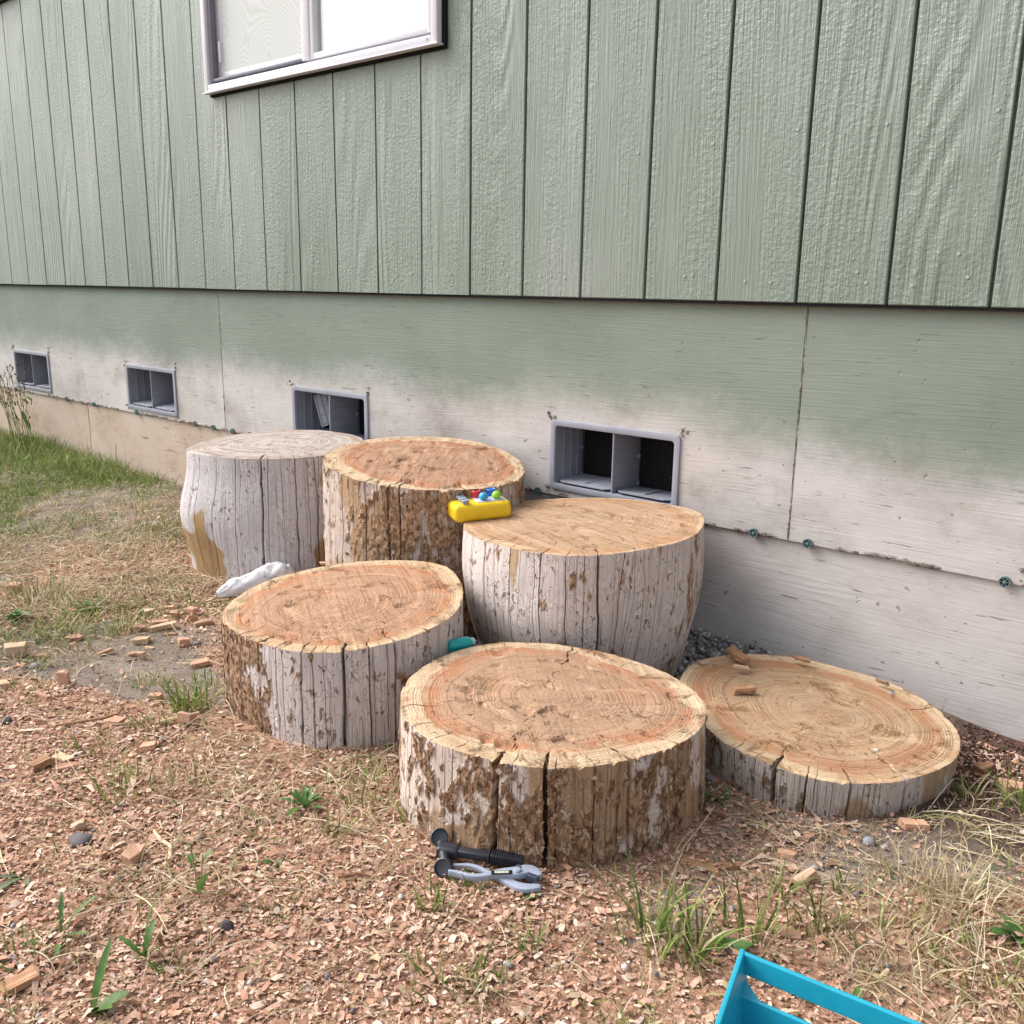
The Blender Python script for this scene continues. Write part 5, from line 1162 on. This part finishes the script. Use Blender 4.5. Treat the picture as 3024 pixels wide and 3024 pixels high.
strip(LA, [.005, .0065, .0075, .008, .008, .010, .013, .0155, .016, .009], .005, .013).build('lower_jaw_lever', SLV, pl, True, .0018)
strip(LB, [.005, .0065, .0075, .009, .011, .016, .021, .021, .015, .007], .011, .021).build('upper_jaw_lever', SLV, pl, True, .0018)
pv = Vector((-.8132+.84, -1.0951+1.12, .021)); dirx = Vector((.0205, .0201, 0)).normalized(); yawp = math.atan2(dirx.y, dirx.x); Rz = Matrix.Rotation(yawp, 4, 'Z')
g = Geo(); g.lathe([(.0062, -.001), (.0062, .002), (.005, .0035), (.0001, .004)], 24, Matrix.Translation(pv)); g.build('pivot', SLV, pl, True)
g = Geo(); g.lathe([(.0045, 0), (.0045, .0012), (.0001, .0013)], 20, Matrix.Translation(pv+Vector((-.005, .008, 0)))); g.build('slip_slot', SLD, pl, True)
lc = Vector((-.828+.84, -1.114+1.12, .0211)); Ml = Matrix.Translation(lc) @ Rz
g = Geo(); g.box(-.016, .016, -.0042, .0042, -.001, .0006, Ml); lb = g.build('label_plate', mat_plastic('label_black', (.012, .012, .02), .4), pl)
g = Geo(); g.box(-.0105, .0105, -.0026, .0026, .0006, .0009, Ml); g.build('label_strip', mat_plastic('label_pale', (.55, .58, .42), .5), lb)
g = Geo()
for k in range(6): x = -.0085+.0031*k; h_ = (.0017, .0011, .0015, .0012, .0017, .0008)[k]; g.box(x, x+.0007, -h_, h_*.8, .0009, .0011, Ml); g.box(x, x+.0017, h_*.3, h_*.8, .0009, .0011, Ml)
g.build('label_marks', SLD, lb)
g = Geo()
for k in range(6):
    t = k/5; c_ = Vector((-.7975+.015*t+.84, -1.0885+.004*t+1.12, 0)); g.bbox(c_.x-.0014, c_.x+.0014, c_.y-.004, c_.y+.004, .009, .0205, .0006, 1)
g.build('jaw_teeth', SLD, pl, True)

# turquoise toy box with a rail on its far side
TB = mat_plastic('turquoise_plastic', (.014, .32, .45), .36)
o3 = Vector((-.408, -1.175, 0)); tb = tag(empty('toy_box', o3), 'turquoise plastic toy box with an open carrying rail, cut off by the bottom edge', 'toy box')
ua, va = math.radians(7.5), math.radians(16); U = Vector((math.cos(ua), math.sin(ua), 0)); W_ = Vector((math.sin(va), -math.cos(va), 0)); HT, LU, LW = .15, .42, .34
def slab(name, a, b, z0, z1, th, inn, lean=0.0, bev=.0015):
    """wall between plan points a and b; inn = inward direction; lean moves its foot inward"""
    g = Geo(); i_ = inn*th; f = inn*lean
    V = [a+f+Vector((0, 0, z0)), b+f+Vector((0, 0, z0)), b+f+i_+Vector((0, 0, z0)), a+f+i_+Vector((0, 0, z0)), a+Vector((0, 0, z1)), b+Vector((0, 0, z1)), b+i_+Vector((0, 0, z1)), a+i_+Vector((0, 0, z1))]
    g.add([tuple(v) for v in V], [(0, 3, 2, 1), (4, 5, 6, 7), (0, 1, 5, 4), (1, 2, 6, 5), (2, 3, 7, 6), (3, 0, 4, 7)]); return g.build(name, TB, tb, False, bev)
c0, c1, c2, c3 = Vector((0, 0, 0)), U*LU, U*LU+W_*LW, W_*LW
slab('rail', c0+W_*.001, c1+W_*.001, HT-.026, HT, .006, W_, .001)
slab('rail', c3-W_*.001, c2-W_*.001, HT-.026, HT, .006, -W_, .001)
slab('end_wall', c0+W_*.0, c3, .0, HT+.001, .006, U, .022)
slab('end_wall', c1, c2, .0, HT+.001, .006, -U, .022)
slab('side_wall', c0+W_*.032+U*.006, c1+W_*.032-U*.006, .0, HT-.030, .005, W_, .012)
slab('side_wall', c3-W_*.032+U*.006, c2-W_*.032-U*.006, .0, HT-.030, .005, -W_, .012)
g = Geo(); g.add([tuple(v) for v in (U*.03+W_*.04+Vector((0, 0, .006)), U*(LU-.03)+W_*.04+Vector((0, 0, .006)), U*(LU-.03)+W_*(LW-.04)+Vector((0, 0, .006)), U*.03+W_*(LW-.04)+Vector((0, 0, .006)))], [(0, 1, 2, 3)]); g.build('floor', TB, tb)
for s0 in (c0, c3):
    sg = 1 if s0 is c0 else -1
    g = Geo(); V = [s0+U*.007+W_*.008*sg+Vector((0, 0, HT-.028)), s0+U*.034+W_*.031*sg+Vector((0, 0, HT-.034)), s0+U*.007+W_*.031*sg+Vector((0, 0, HT-.034)), s0+U*.007+W_*.008*sg+Vector((0, 0, HT-.075)), s0+U*.034+W_*.031*sg+Vector((0, 0, HT-.08)), s0+U*.007+W_*.031*sg+Vector((0, 0, HT-.08))]
    g.add([tuple(v) for v in V], [(0, 1, 2), (3, 5, 4), (0, 3, 4, 1), (1, 4, 5, 2), (2, 5, 3, 0)]); g.build('corner_web', TB, tb)

scene.cycles.max_bounces = 5; scene.cycles.diffuse_bounces = 3; scene.cycles.glossy_bounces = 2; scene.cycles.transparent_max_bounces = 8
